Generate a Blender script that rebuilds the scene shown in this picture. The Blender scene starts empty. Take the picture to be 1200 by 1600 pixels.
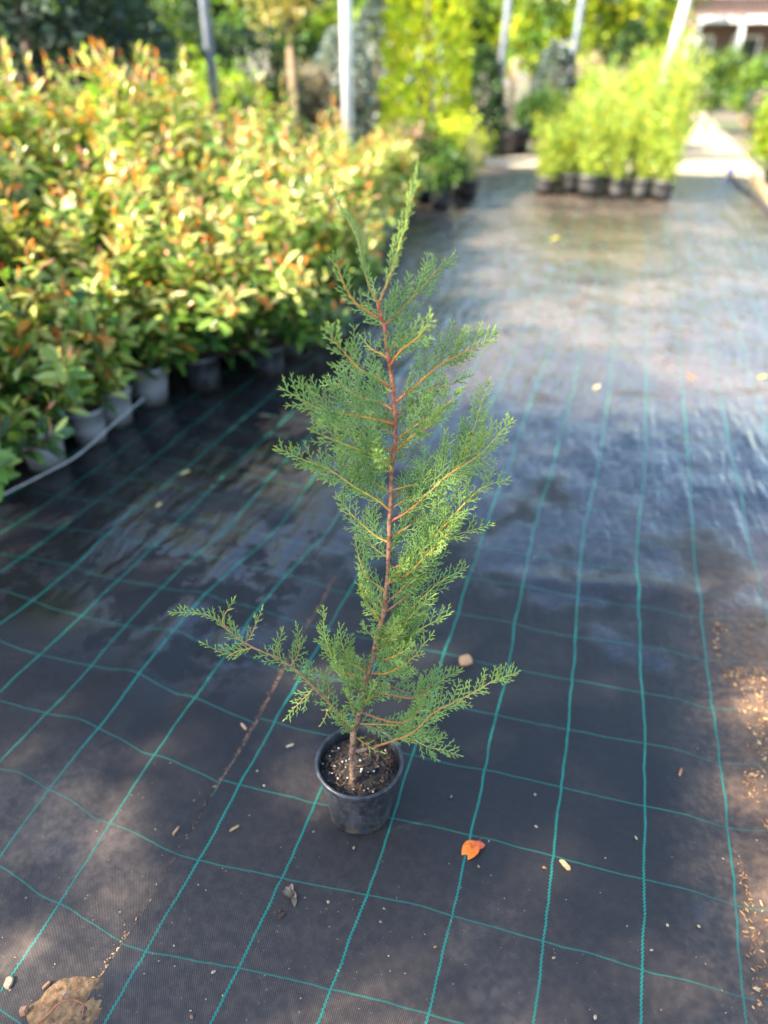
import bpy, math, random
import numpy as np
from mathutils import Vector, Matrix, noise

random.seed(7); rng = np.random.default_rng(7)
R = math.radians
scene = bpy.context.scene
COL = scene.collection

# ------------------------------------------------------------------ camera
F, PIT, ROLL, YAW, H = 1109.0, 0.5738, 0.0070, 0.3003, 1.6056
cp, sp, cr, sr, cy, sy = math.cos(PIT), math.sin(PIT), math.cos(ROLL), math.sin(ROLL), math.cos(YAW), math.sin(YAW)
RT = Vector((cy, sy, 0)); FW = Vector((-sy, cy, 0)); UPZ = Vector((0, 0, 1))
DN = -sp * FW - cp * UPZ
CR = cr * RT - sr * DN; CD = sr * RT + cr * DN; CF = cp * FW - sp * UPZ
cam_d = bpy.data.cameras.new('camera'); cam = bpy.data.objects.new('camera', cam_d); COL.objects.link(cam)
m = Matrix.Identity(4)
for i in range(3):
    m[i][0] = CR[i]; m[i][1] = -CD[i]; m[i][2] = -CF[i]
m[0][3], m[1][3], m[2][3] = 0, 0, H
cam.matrix_world = m
cam_d.sensor_fit = 'VERTICAL'; cam_d.sensor_height = 36; cam_d.sensor_width = 27
cam_d.lens = F / 1600 * 36
cam_d.clip_start = .05; cam_d.clip_end = 2000
cam_d.dof.use_dof = True; cam_d.dof.focus_distance = 1.46; cam_d.dof.aperture_fstop = 1.2
scene.camera = cam
CAM = Vector((0, 0, H))

# ------------------------------------------------------------------ sun, sky, exposure
SUN_EL, SUN_AZ = R(38), R(39)          # shadows run towards +X turned SUN_AZ towards +Y
world = bpy.data.worlds.new('World'); scene.world = world; world.use_nodes = True
wn = world.node_tree; bg = wn.nodes['Background']
sky = wn.nodes.new('ShaderNodeTexSky'); sky.sky_type = 'NISHITA'; sky.sun_disc = False
sky.sun_elevation = SUN_EL
sdir = Vector((-math.cos(SUN_AZ) * math.cos(SUN_EL), -math.sin(SUN_AZ) * math.cos(SUN_EL), math.sin(SUN_EL)))  # towards the sun
sky.sun_rotation = math.atan2(sdir.x, sdir.y)
sky.air_density = 1.2; sky.dust_density = 1.0; sky.ozone_density = 1.5
wn.links.new(sky.outputs[0], bg.inputs[0]); bg.inputs[1].default_value = 0.115
sl = bpy.data.lights.new('sun', 'SUN'); sl.energy = 5.0; sl.angle = R(.5); sl.color = (1, .89, .72)
so = bpy.data.objects.new('sun', sl); COL.objects.link(so); so.rotation_euler = (-sdir).to_track_quat('-Z', 'Y').to_euler()
scene.view_settings.view_transform = 'Standard'; scene.view_settings.look = 'None'
scene.view_settings.exposure = 2.4; scene.view_settings.gamma = 1
scene.render.engine = 'CYCLES'
scene.cycles.use_denoising = True
scene.cycles.max_bounces = 8

# ------------------------------------------------------------------ pixel helpers (source photograph 1200 x 1600)
def ray(u, v):
    a = (u - 600) / F; b = (v - 800) / F
    return CF + CR * a + CD * b                      # unit depth along the axis
def on_ground(u, v, z=0.0):
    r = ray(u, v); return CAM + r * ((z - H) / r.z)
def at_depth(u, v, d): return CAM + ray(u, v) * d
def depth_of(p): return (Vector(p) - CAM).dot(CF)
def at_dist(u, dist, z=0.0):
    r = ray(u, 83); h = Vector((r.x, r.y, 0)).normalized()
    return Vector((h.x * dist, h.y * dist, z))

# ------------------------------------------------------------------ tagging
def tag(o, label=None, cat=None, group=None, kind=None):
    if label: o['label'] = label
    if cat: o['category'] = cat
    if group: o['group'] = group
    if kind: o['kind'] = kind
    return o
def empty(name, loc, rz=0, label=None, cat=None, group=None):
    o = bpy.data.objects.new(name, None); COL.objects.link(o); o.empty_display_size = .1
    o.location = loc; o.rotation_euler = (0, 0, rz)
    return tag(o, label, cat, group)
def copy_tree(o, parent=None):
    c = o.copy(); COL.objects.link(c)
    if parent is not None: c.parent = parent
    for ch in [x for x in bpy.data.objects if x.parent == o]: copy_tree(ch, c)
    return c

# ------------------------------------------------------------------ mesh builder
class MB:
    def __init__(s): s.v = []; s.f = []; s.c = []
    def vert(s, p, c=(1, 1, 1)): s.v.append((p[0], p[1], p[2])); s.c.append(c); return len(s.v) - 1
    def tube(s, pts, rad, sides=5, col=(1, 1, 1), cap=True):
        n = len(pts); start = len(s.v); prev = None
        for i, p in enumerate(pts):
            d = (pts[min(i + 1, n - 1)] - pts[max(i - 1, 0)])
            if d.length < 1e-9: d = Vector((0, 0, 1))
            d.normalize()
            if prev is None:
                a = d.orthogonal().normalized()
            else:
                a = prev - d * prev.dot(d); a = a.normalized() if a.length > 1e-6 else d.orthogonal().normalized()
            prev = a; b = d.cross(a)
            r = rad[i] if hasattr(rad, '__len__') else rad
            c = col[i] if isinstance(col, list) else col
            for k in range(sides):
                t = 2 * math.pi * k / sides
                s.vert(p + (a * math.cos(t) + b * math.sin(t)) * r, c)
        for i in range(n - 1):
            for k in range(sides):
                k2 = (k + 1) % sides; o = start + i * sides
                s.f.append((o + k, o + k2, o + sides + k2, o + sides + k))
        if cap:
            s.f.append(tuple(start + k for k in range(sides))[::-1])
            s.f.append(tuple(start + (n - 1) * sides + k for k in range(sides)))
    def lathe(s, prof, seg=40, c=(0, 0, 0), col=(1, 1, 1)):
        st = len(s.v)
        for r, z in prof:
            for k in range(seg):
                t = 2 * math.pi * k / seg; s.vert((c[0] + r * math.cos(t), c[1] + r * math.sin(t), c[2] + z), col)
        for i in range(len(prof) - 1):
            for k in range(seg):
                k2 = (k + 1) % seg; o = st + i * seg
                s.f.append((o + k, o + k2, o + seg + k2, o + seg + k))
    def box(s, lo, hi, M=None, col=(1, 1, 1)):
        st = len(s.v)
        for z in (lo[2], hi[2]):
            for x, y in ((lo[0], lo[1]), (hi[0], lo[1]), (hi[0], hi[1]), (lo[0], hi[1])):
                p = Vector((x, y, z)); s.vert(M @ p if M else p, col)
        for q in ((3, 2, 1, 0), (4, 5, 6, 7), (0, 1, 5, 4), (1, 2, 6, 5), (2, 3, 7, 6), (3, 0, 4, 7)):
            s.f.append(tuple(st + k for k in q))
    def leaf(s, p, d, n, L, W, col, curl=.15, fold=.25, tipcol=None, seg=4):
        d = d.normalized(); side = d.cross(n)
        if side.length < 1e-5: side = d.orthogonal()
        side.normalize(); n = side.cross(d)
        st = len(s.v); tc = tipcol or col
        for i in range(seg + 1):
            t = i / seg
            w = W * .5 * (math.sin(math.pi * min(1, t * .93 + .035)) ** .8)
            c = p + d * (L * t) - n * (curl * L * t * t)
            cc = tuple(col[k] * (1 - t) + tc[k] * t for k in range(3))
            cm = tuple(min(1, x * 1.18) for x in cc)
            s.vert(c - side * w + n * (fold * w), cc); s.vert(c, cm); s.vert(c + side * w + n * (fold * w), cc)
        for i in range(seg):
            o = st + i * 3
            s.f.append((o, o + 1, o + 4, o + 3)); s.f.append((o + 1, o + 2, o + 5, o + 4))
    def rhomb(s, p, d, side, L, W, col):
        st = len(s.v)
        s.vert(p, col); s.vert(p + d * (L * .45) + side * (W * .5), col); s.vert(p + d * L, col); s.vert(p + d * (L * .45) - side * (W * .5), col)
        s.f.append((st, st + 1, st + 2, st + 3))
    def build(s, name, mat, parent=None, smooth=True, loc=None):
        me = bpy.data.meshes.new(name); me.from_pydata(s.v, [], s.f)
        ca = me.color_attributes.new('Col', 'FLOAT_COLOR', 'POINT')
        a = np.ones((len(s.v), 4), np.float32); a[:, :3] = np.array(s.c, np.float32).reshape(-1, 3); ca.data.foreach_set('color', a.ravel())
        if smooth: me.polygons.foreach_set('use_smooth', [True] * len(me.polygons))
        me.materials.append(mat); me.update()
        o = bpy.data.objects.new(name, me); COL.objects.link(o)
        if parent is not None: o.parent = parent
        if loc is not None: o.location = loc
        return o

def rv():
    while True:
        v = Vector((random.uniform(-1, 1), random.uniform(-1, 1), random.uniform(-1, 1)))
        if .05 < v.length < 1: return v.normalized()
def jit(c, a=.15, b=.08):
    k = 1 + random.uniform(-a, a)
    return tuple(max(0.002, x * k * (1 + random.uniform(-b, b))) for x in c)
def smoothpath(pts, n):
    """Catmull-Rom resample of a list of Vectors."""
    P = [pts[0] * 2 - pts[1]] + list(pts) + [pts[-1] * 2 - pts[-2]]
    out = []; segs = len(pts) - 1
    for i in range(n):
        t = i / (n - 1) * segs; k = min(int(t), segs - 1); t -= k
        a, b, c, d = P[k], P[k + 1], P[k + 2], P[k + 3]
        out.append(.5 * ((2 * b) + (c - a) * t + (2 * a - 5 * b + 4 * c - d) * t * t + (3 * b - a - 3 * c + d) * t ** 3))
    return out

# ------------------------------------------------------------------ materials
def newmat(name):
    mt = bpy.data.materials.new(name); mt.use_nodes = True
    return mt, mt.node_tree, mt.node_tree.nodes['Principled BSDF']
class NT:
    def __init__(s, t): s.t = t
    def n(s, typ, **kw):
        x = s.t.nodes.new(typ)
        for k, v in kw.items():
            if k.startswith('_'): x.inputs[int(k[1:])].default_value = v
            else: setattr(x, k, v)
        return x
    def l(s, a, b): s.t.links.new(a, b)
    def math(s, op, a, b=None, c=None, clamp=False):
        x = s.t.nodes.new('ShaderNodeMath'); x.operation = op; x.use_clamp = clamp
        for i, q in enumerate((a, b, c)):
            if q is None: continue
            if isinstance(q, (int, float)): x.inputs[i].default_value = q
            else: s.t.links.new(q, x.inputs[i])
        return x.outputs[0]
    def mix(s, f, a, b):
        x = s.t.nodes.new('ShaderNodeMix'); x.data_type = 'RGBA'
        for i, q in ((0, f), (6, a), (7, b)):
            if isinstance(q, (int, float)): x.inputs[i].default_value = q
            elif isinstance(q, tuple): x.inputs[i].default_value = (*q, 1) if len(q) == 3 else q
            else: s.t.links.new(q, x.inputs[i])
        return x.outputs[2]
    def noise(s, vec, scale, detail=3, rough=.55):
        x = s.n('ShaderNodeTexNoise'); x.inputs['Scale'].default_value = scale; x.inputs['Detail'].default_value = detail; x.inputs['Roughness'].default_value = rough
        if vec is not None: s.l(vec, x.inputs['Vector'])
        return x.outputs['Fac']
    def ramp(s, f, lo, hi):
        x = s.n('ShaderNodeMapRange', interpolation_type='SMOOTHSTEP'); x.inputs[1].default_value = lo; x.inputs[2].default_value = hi
        s.l(f, x.inputs[0]); return x.outputs[0]
    def bump(s, h, strength, dist, prev=None):
        x = s.n('ShaderNodeBump'); x.inputs['Strength'].default_value = strength; x.inputs['Distance'].default_value = dist
        s.l(h, x.inputs['Height'])
        if prev is not None: s.l(prev, x.inputs['Normal'])
        return x.outputs['Normal']

def leaf_mat(name, rough=.4, trans=.35, tint=(1.25, 1.2, .6), spec=.5):
    mt, t, b = newmat(name); N = NT(t)
    at = N.n('ShaderNodeAttribute', attribute_name='Col')
    N.l(at.outputs['Color'], b.inputs['Base Color']); b.inputs['Roughness'].default_value = rough; b.inputs['Specular IOR Level'].default_value = spec
    tr = N.n('ShaderNodeBsdfTranslucent')
    mu = N.n('ShaderNodeMix', data_type='RGBA', blend_type='MULTIPLY'); mu.inputs[0].default_value = 1; mu.inputs[7].default_value = (*tint, 1)
    N.l(at.outputs['Color'], mu.inputs[6]); N.l(mu.outputs[2], tr.inputs['Color'])
    ms = N.n('ShaderNodeMixShader'); ms.inputs[0].default_value = trans
    N.l(b.outputs[0], ms.inputs[1]); N.l(tr.outputs[0], ms.inputs[2]); N.l(ms.outputs[0], t.nodes['Material Output'].inputs['Surface'])
    return mt
def noisy_mat(name, c1, c2, scale=20, rough=.6, bump=0, spec=.5, detail=4, bscale=None, attr=False, lo=.35, hi=.65):
    mt, t, b = newmat(name); N = NT(t)
    tc = N.n('ShaderNodeTexCoord').outputs['Object']
    nz = N.ramp(N.noise(tc, scale, detail), lo, hi)
    c = N.mix(nz, c1, c2)
    if attr:
        at = N.n('ShaderNodeAttribute', attribute_name='Col')
        mu = N.n('ShaderNodeMix', data_type='RGBA', blend_type='MULTIPLY'); mu.inputs[0].default_value = 1
        N.l(c, mu.inputs[6]); N.l(at.outputs['Color'], mu.inputs[7]); c = mu.outputs[2]
    N.l(c, b.inputs['Base Color']); b.inputs['Roughness'].default_value = rough; b.inputs['Specular IOR Level'].default_value = spec
    if bump: N.l(N.bump(N.noise(tc, bscale or scale * 3, 4), 1, bump), b.inputs['Normal'])
    return mt

M = {}
M['photinia_leaf'] = leaf_mat('photinia_leaf', .32, .38)
M['leaf'] = leaf_mat('broad_leaf', .5, .45)
M['needle'] = leaf_mat('needle_foliage', .55, .2, (1.1, 1.15, .6))
M['conifer'] = leaf_mat('conifer_foliage', .6, .25)
M['bark'] = noisy_mat('bark', (1, 1, 1), (.55, .5, .45), 60, .75, .002, attr=True)
M['twig'] = noisy_mat('twig_bark', (1.0, 1.0, 1.0), (.7, .62, .55), 150, .5, .0006, attr=True)
M['trunk_bark'] = noisy_mat('sapling_bark', (1, 1, 1), (.34, .27, .24), 110, .6, .0016, attr=True, bscale=240)
M['pot_grey'] = noisy_mat('grey_plastic', (.20, .21, .235), (.155, .165, .185), 9, .45)
mt, t, b = newmat('black_plastic'); N = NT(t); tc = N.n('ShaderNodeTexCoord').outputs['Object']
mp = N.n('ShaderNodeMapping'); mp.inputs['Scale'].default_value = (1, 1, .35); N.l(tc, mp.inputs[0])
c = N.mix(N.ramp(N.noise(mp.outputs[0], 30, 5, .65), .4, .65), (.016, .018, .023), (.045, .048, .058))
c = N.mix(N.math('MULTIPLY', N.ramp(N.noise(tc, 60, 5, .7), .55, .72), .55), c, (.15, .14, .13))
sz = N.n('ShaderNodeSeparateXYZ'); N.l(tc, sz.inputs[0])
c = N.mix(N.math('MULTIPLY', N.math('SUBTRACT', 1, N.ramp(sz.outputs[2], .0, .07)), N.ramp(N.noise(tc, 45, 4, .6), .48, .62)), c, (.10, .07, .05))
N.l(c, b.inputs['Base Color']); N.l(N.math('ADD', .26, N.math('MULTIPLY', N.noise(tc, 40, 4), .3)), b.inputs['Roughness']); N.l(N.bump(N.noise(tc, 300, 3), .6, .0006), b.inputs['Normal'])
M['pot_black'] = mt
M['pot_pale'] = noisy_mat('pale_plastic', (.075, .073, .07), (.018, .018, .02), 7, .5)
M['pot_brown'] = noisy_mat('brown_plastic', (.05, .035, .035), (.03, .025, .025), 8, .5)
M['soil'] = noisy_mat('soil', (.012, .009, .007), (.035, .022, .014), 130, .85, .004, bscale=160)
M['bit'] = noisy_mat('organic_bits', (1, 1, 1), (.72, .66, .6), 160, .8, attr=True)
M['perlite'] = noisy_mat('perlite', (.72, .72, .68), (.5, .5, .44), 200, .8)
M['wood'] = noisy_mat('weathered_wood', (.50, .36, .20), (.36, .25, .14), 14, .7)
M['steel_white'] = noisy_mat('white_painted_steel', (.78, .78, .76), (.62, .62, .62), 4, .45)
M['steel'] = noisy_mat('galvanised_steel', (.22, .25, .30), (.17, .19, .23), 6, .45)
M['hose'] = noisy_mat('grey_hose', (.33, .34, .35), (.26, .27, .28), 30, .5)
M['black_hose'] = noisy_mat('black_hose', (.02, .02, .022), (.035, .035, .035), 30, .45)
M['blue'] = noisy_mat('blue_plastic', (.02, .09, .50), (.02, .12, .6), 30, .4)
M['clay'] = noisy_mat('dry_clay', (.34, .19, .085), (.17, .09, .04), 60, .95, .006, bscale=90)
M['brick'] = None
M['autumn_leaf'] = noisy_mat('autumn_leaf', (1, 1, 1), (.62, .42, .35), 120, .5, .0012, attr=True, lo=.5, hi=.72)

# ------------------------------------------------------------------ the ground and its sheets
mt, t, b = newmat('earth'); N = NT(t); tc = N.n('ShaderNodeTexCoord').outputs['Object']
c = N.mix(N.noise(tc, .6, 6), (.10, .075, .05), (.17, .14, .10)); c = N.mix(N.ramp(N.noise(tc, .23, 4), .48, .6), c, (.07, .09, .03))
N.l(c, b.inputs['Base Color']); b.inputs['Roughness'].default_value = .95; N.l(N.bump(N.noise(tc, 30, 5), .6, .01), b.inputs['Normal'])
g = MB(); S = 400
for i in range(41):
    for j in range(41):
        x = -S + 2 * S * i / 40; y = -S + 2 * S * j / 40; g.vert((x, y, -.06))
for i in range(40):
    for j in range(40): g.f.append((i * 41 + j, (i + 1) * 41 + j, (i + 1) * 41 + j + 1, i * 41 + j + 1))
tag(g.build('ground', mt), kind='structure')

mt, t, b = newmat('pale_gravel'); N = NT(t); tc = N.n('ShaderNodeTexCoord').outputs['Object']
c = N.mix(N.noise(tc, 28, 5, .7), (.29, .235, .155), (.45, .375, .25)); c = N.mix(N.ramp(N.noise(tc, .8, 4), .52, .7), c, (.26, .21, .14))
N.l(c, b.inputs['Base Color']); b.inputs['Roughness'].default_value = .95; N.l(N.bump(N.noise(tc, 60, 4), .7, .01), b.inputs['Normal'])
def sheet(name, outline, z, mat, thick=.02):
    s = MB(); n = len(outline)
    for zz in (z, z - thick):
        for x, y in outline: s.vert((x, y, zz))
    s.f.append(tuple(range(n))); s.f.append(tuple(range(2 * n - 1, n - 1, -1)))
    for k in range(n): s.f.append((k, n + k, n + (k + 1) % n, (k + 1) % n)[::-1])
    return tag(s.build(name, mat, smooth=False), kind='structure')
sheet('gravel_path', [(-14, 13.45), (.62, 13.45), (2.1, 13.45), (2.15, 14.6), (2.15, 30), (.95, 30), (.95, 15.3), (-14, 15.3)], -.035, mt)

# weed fabric: measured pixel positions of its green lines -> fabric coordinates
LR = {-5: [(167, 1595), (230, 1485), (310, 1345), (392, 1200), (425, 1135), (470, 1060)],
      -4: [(327, 1600), (372, 1515), (440, 1370), (502, 1230)],
      -3: [(497, 1600), (547, 1480), (600, 1320), (615, 1273), (647, 1180), (666, 1110), (727, 923), (810, 683), (880, 483)],
      -2: [(665, 1600), (705, 1430), (735, 1310), (755, 1203), (787, 1073), (820, 900), (897, 600), (917, 510)],
      -1: [(833, 1600), (848, 1472), (865, 1340), (878, 1228), (888, 1140), (898, 1000), (905, 880), (943, 673), (963, 500)],
      0: [(1003, 1600), (1005, 1377), (1005, 1262), (1000, 1000), (995, 890), (1008, 683), (1013, 467)],
      1: [(1165, 1600), (1160, 1560), (1152, 1414), (1137, 1290), (1128, 1195), (1110, 1085), (1085, 880), (1073, 693), (1053, 460)],
      2: [(1192, 960), (1170, 860), (1138, 690), (1107, 520), (1087, 450)]}
TR = {0: [(190, 1480), (370, 1512), (515, 1545), (600, 1565), (710, 1600)],
      1: [(310, 1345), (435, 1372), (575, 1397), (705, 1431), (847, 1472), (1002, 1515), (1160, 1560)],
      2: [(381, 1231), (493, 1252), (620, 1284), (735, 1305), (862, 1339), (1005, 1377), (1155, 1415)],
      3: [(423, 1129), (489, 1145), (685, 1190), (755, 1206), (877, 1228), (1000, 1261), (1140, 1290)],
      4: [(745, 1112), (887, 1142), (1005, 1164), (1125, 1192)]}
LL = {0: [(105, 1392), (175, 1280), (227, 1200), (305, 1090), (395, 970), (535, 795)],
      -1: [(0, 1340), (77, 1235), (105, 1200), (155, 1140), (250, 1020), (360, 890), (490, 745)],
      -2: [(0, 1195), (75, 1115), (150, 1035), (250, 920), (320, 860), (450, 715)],
      -3: [(0, 1080), (65, 1020), (185, 905), (265, 825), (395, 700)],
      -4: [(0, 975), (100, 900), (165, 835), (320, 705)],
      -5: [(0, 895), (95, 825), (155, 780), (260, 700)]}
TL = {0: [(0, 1355), (95, 1412), (187, 1472)],
      1: [(0, 1203), (75, 1235), (165, 1277), (270, 1332)],
      2: [(0, 1095), (75, 1116), (155, 1140), (200, 1160), (240, 1180), (290, 1200)],
      3: [(0, 1000), (65, 1022), (130, 1040), (210, 1057), (305, 1090), (370, 1120)],
      4: [(0, 920), (30, 932), (95, 955), (150, 970), (230, 982), (280, 992), (320, 1005)],
      5: [(0, 867), (60, 872), (110, 885), (170, 900), (345, 937)]}
def fitter(lines, ell=.33, lam=.02, anchor=None):
    P = []; V = []
    for k, pts in lines.items():
        for u, v in pts:
            q = on_ground(u, v); P.append((q.x, q.y)); V.append(.2 * k)
    P = np.array(P); V = np.array(V)
    A = np.c_[P, np.ones(len(P))]; co = np.linalg.lstsq(A, V, rcond=None)[0]
    res = V - A @ co
    D = np.exp(-((P[:, None] - P[None]) ** 2).sum(-1) / (2 * ell ** 2))
    w = np.linalg.solve(D + lam * np.eye(len(P)), res)
    def f(X):
        return np.c_[X, np.ones(len(X))] @ co + np.exp(-((X[:, None] - P[None]) ** 2).sum(-1) / (2 * ell ** 2)) @ w
    return f

mt, t, b = newmat('woven_weed_fabric'); N = NT(t)
uv = N.n('ShaderNodeUVMap', uv_map='UVMap').outputs[0]
sx = N.n('ShaderNodeSeparateXYZ'); N.l(uv, sx.inputs[0]); U, V = sx.outputs[0], sx.outputs[1]
pos = N.n('ShaderNodeTexCoord').outputs['Object']
px = N.n('ShaderNodeSeparateXYZ'); N.l(pos, px.inputs[0]); PX, PY = px.outputs[0], px.outputs[1]
def dist_to(c, per=.2):
    return N.math('ABSOLUTE', N.math('SUBTRACT', N.math('FRACT', N.math('ADD', N.math('DIVIDE', c, per), 100.5)), .5))
zig = N.math('MULTIPLY', N.math('SINE', N.math('MULTIPLY', V, 2 * math.pi / .0085)), .0012)
dl = N.math('MULTIPLY', dist_to(N.math('ADD', N.math('ADD', U, zig), N.math('MULTIPLY', N.math('SUBTRACT', N.noise(pos, 5, 3), .5), .022))), .2)
wear = N.ramp(N.noise(pos, 9, 4, .7), .25, .6)
lineU = N.math('MULTIPLY', N.math('SUBTRACT', 1, N.ramp(dl, .0016, .0030)), N.math('ADD', .62, N.math('MULTIPLY', wear, .38)))
dc = N.math('MULTIPLY', dist_to(N.math('ADD', V, N.math('MULTIPLY', N.math('SUBTRACT', N.noise(pos, 4.2, 3), .5), .026))), .2)
lineV = N.math('SUBTRACT', 1, N.ramp(dc, .0011, .0022))
dash = N.math('ADD', .72, N.math('MULTIPLY', N.math('SINE', N.math('MULTIPLY', U, 2 * math.pi / .006)), .25))
lineV = N.math('MULTIPLY', lineV, dash)
lines = N.math('MAXIMUM', lineU, N.math('MULTIPLY', lineV, .75))
wv = N.math('MULTIPLY', N.math('SINE', N.math('MULTIPLY', U, 2 * math.pi / .0042)), N.math('SINE', N.math('MULTIPLY', V, 2 * math.pi / .0058)))
wv01 = N.math('ADD', N.math('MULTIPLY', wv, .5), .5)
big = N.noise(pos, 2.2, 5, .6); fine = N.noise(pos, 45, 4, .65); speck = N.noise(pos, 160, 2, .6)
# dust gathers towards the near and the right side of the walkway and in patches
near = N.math('SUBTRACT', 1, N.ramp(PY, .35, 1.35))
right = N.ramp(N.math('ADD', PX, N.math('MULTIPLY', fine, .18)), .42, .82)
right = N.math('MULTIPLY', right, N.math('SUBTRACT', 1, N.ramp(PY, 1.9, 3.0)))
patch = N.ramp(big, .50, .68)
dust = N.math('ADD', N.math('MULTIPLY', near, N.math('ADD', .30, N.math('MULTIPLY', patch, .5))), N.math('MULTIPLY', right, .9), clamp=True)
dust = N.math('ADD', dust, N.math('MULTIPLY', patch, .10), clamp=True)
far_sheen = N.math('MULTIPLY', N.ramp(PY, 3.2, 4.6), N.math('ADD', .25, N.math('MULTIPLY', N.ramp(N.noise(pos, 1.3, 4), .4, .65), .4)))  # dust colour added to the far fabric to stand in for sunlit sheen
dust = N.math('ADD', dust, far_sheen, clamp=True)
pool = N.math('MULTIPLY', N.math('SUBTRACT', 1, N.ramp(PX, -1.0, -.7)), N.math('MULTIPLY', N.ramp(PY, 1.1, 1.5), N.math('SUBTRACT', 1, N.ramp(PY, 4.5, 6.0))))
pool = N.math('MULTIPLY', pool, N.ramp(N.noise(pos, 2.6, 6, .65), .46, .51))
dust = N.math('MULTIPLY', dust, N.math('SUBTRACT', 1, N.math('MULTIPLY', pool, .85)))
dust = N.math('MULTIPLY', dust, N.math('MULTIPLY', N.math('ADD', .55, N.math('MULTIPLY', N.ramp(fine, .35, .7), .5)), N.math('ADD', .45, N.math('MULTIPLY', wv01, .9))), clamp=True)
base = N.mix(wv01, (.006, .0062, .008), (.023, .0225, .0255))
base = N.mix(N.math('MULTIPLY', dust, .85), base, N.mix(right, (.28, .20, .15), (.26, .145, .075)))
base = N.mix(N.math('MULTIPLY', N.ramp(speck, .68, .74), N.math('ADD', N.math('MULTIPLY', dust, .8), .05)), base, (.42, .29, .17))
lines = N.math('MULTIPLY', lines, N.math('SUBTRACT', 1, N.math('MULTIPLY', dust, .55)))
base = N.mix(lines, base, N.mix(fine, (.004, .15, .11), (.007, .25, .185)))
N.l(base, b.inputs['Base Color'])
# wet film: pools to the left of the walkway and over most of the far half
wfar = N.math('MULTIPLY', N.ramp(PY, 1.2, 3.0), .85)
wb = N.noise(pos, 3.1, 4, .55)
wet = N.ramp(N.math('ADD', N.math('MULTIPLY', wfar, .42), wb), .62, .82)
wet = N.math('MAXIMUM', wet, pool)
rough = N.math('ADD', N.math('MULTIPLY', dust, .25), N.math('SUBTRACT', .42, N.math('MULTIPLY', wet, .38)))
rough = N.math('MULTIPLY', rough, N.math('ADD', .9, N.math('MULTIPLY', fine, .2)))
N.l(rough, b.inputs['Roughness']); b.inputs['IOR'].default_value = 1.5; N.l(N.math('ADD', .24, N.math('MULTIPLY', wet, .55)), b.inputs['Specular IOR Level'])
dry = N.math('SUBTRACT', 1, N.math('MULTIPLY', wet, .85))
mpw = N.n('ShaderNodeMapping'); mpw.inputs['Scale'].default_value = (15, 2.0, 1); mpw.inputs['Rotation'].default_value = (0, 0, R(-6)); N.l(pos, mpw.inputs[0])
crease = N.math('MULTIPLY', N.math('ABSOLUTE', N.math('SUBTRACT', N.noise(mpw.outputs[0], 1.0, 3, .5), .5)), N.math('MULTIPLY', N.ramp(PY, 1.7, 4.5), .060))
mpv = N.n('ShaderNodeMapping'); mpv.inputs['Scale'].default_value = (9, 2.2, 1); mpv.inputs['Rotation'].default_value = (0, 0, R(12)); N.l(pos, mpv.inputs[0])
crease = N.math('ADD', crease, N.math('MULTIPLY', N.math('ABSOLUTE', N.math('SUBTRACT', N.noise(mpv.outputs[0], 1.0, 4, .5), .5)), N.math('MULTIPLY', N.ramp(PY, 1.2, 2.0), .034)))
hb = N.math('ADD', crease, N.math('ADD', N.math('MULTIPLY', N.math('MULTIPLY', wv, dry), .0005), N.math('ADD', N.math('MULTIPLY', lines, .0008), N.math('MULTIPLY', N.math('MULTIPLY', N.noise(pos, 22, 3), .0035), N.math('SUBTRACT', 1, N.math('MULTIPLY', pool, .75))))))
N.l(N.bump(hb, .8, 1.0), b.inputs['Normal'])
M['fabric'] = mt

def fabric_height(x, y):
    s = lambda v: 1 / (1 + math.exp(-v))
    h = .010 * noise.noise(Vector((x * 2.1, y * .55, 1.3)))
    h += .0065 * noise.noise(Vector((x * 6.5, y * .9 + x, 7.7))) * (.35 + s((y - 2.2) * 2))
    h += .0040 * noise.noise(Vector((x * 3.0, y * 4.5, 3.1)))
    h += .009 * noise.noise(Vector((x * 5 + y * .5, y * .33, 5.1))) * s((y - 4) * 1.3)
    h += .0042 * noise.noise(Vector((x * 8 + 3, y * 5.5, 2.1))) * s((x + 1.0) * 4) * s((y - 1.2) * 4)
    ridge = .012 * math.exp(-((y - 2.12 - .05 * math.sin(x * 4)) / .055) ** 2) * s((x + .15) * 12)
    rut = -.018 * math.exp(-((x - .50 - .03 * math.sin(y * 2.4)) / .07) ** 2) * (1 - s((y - 2.3) * 5))
    bank = .05 * s((x - .75) * 7) * (1 - s((y - 2.6) * 3))
    fold = -.020 * math.exp(-((x + 1.06 - .06 * math.sin(y * 2.2)) / .05) ** 2) * (1 - s((y - 1.7) * 5))
    fold += .018 * math.exp(-((x + 1.22 + .05 * math.sin(y * 3)) / .06) ** 2) * (1 - s((y - 1.8) * 5))
    return h + ridge + rut + bank + fold
SEAM = lambda y: -.765 + .02 * math.sin(y * 1.7) + .012 * noise.noise(Vector((y * 3, 0, 0)))
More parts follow.
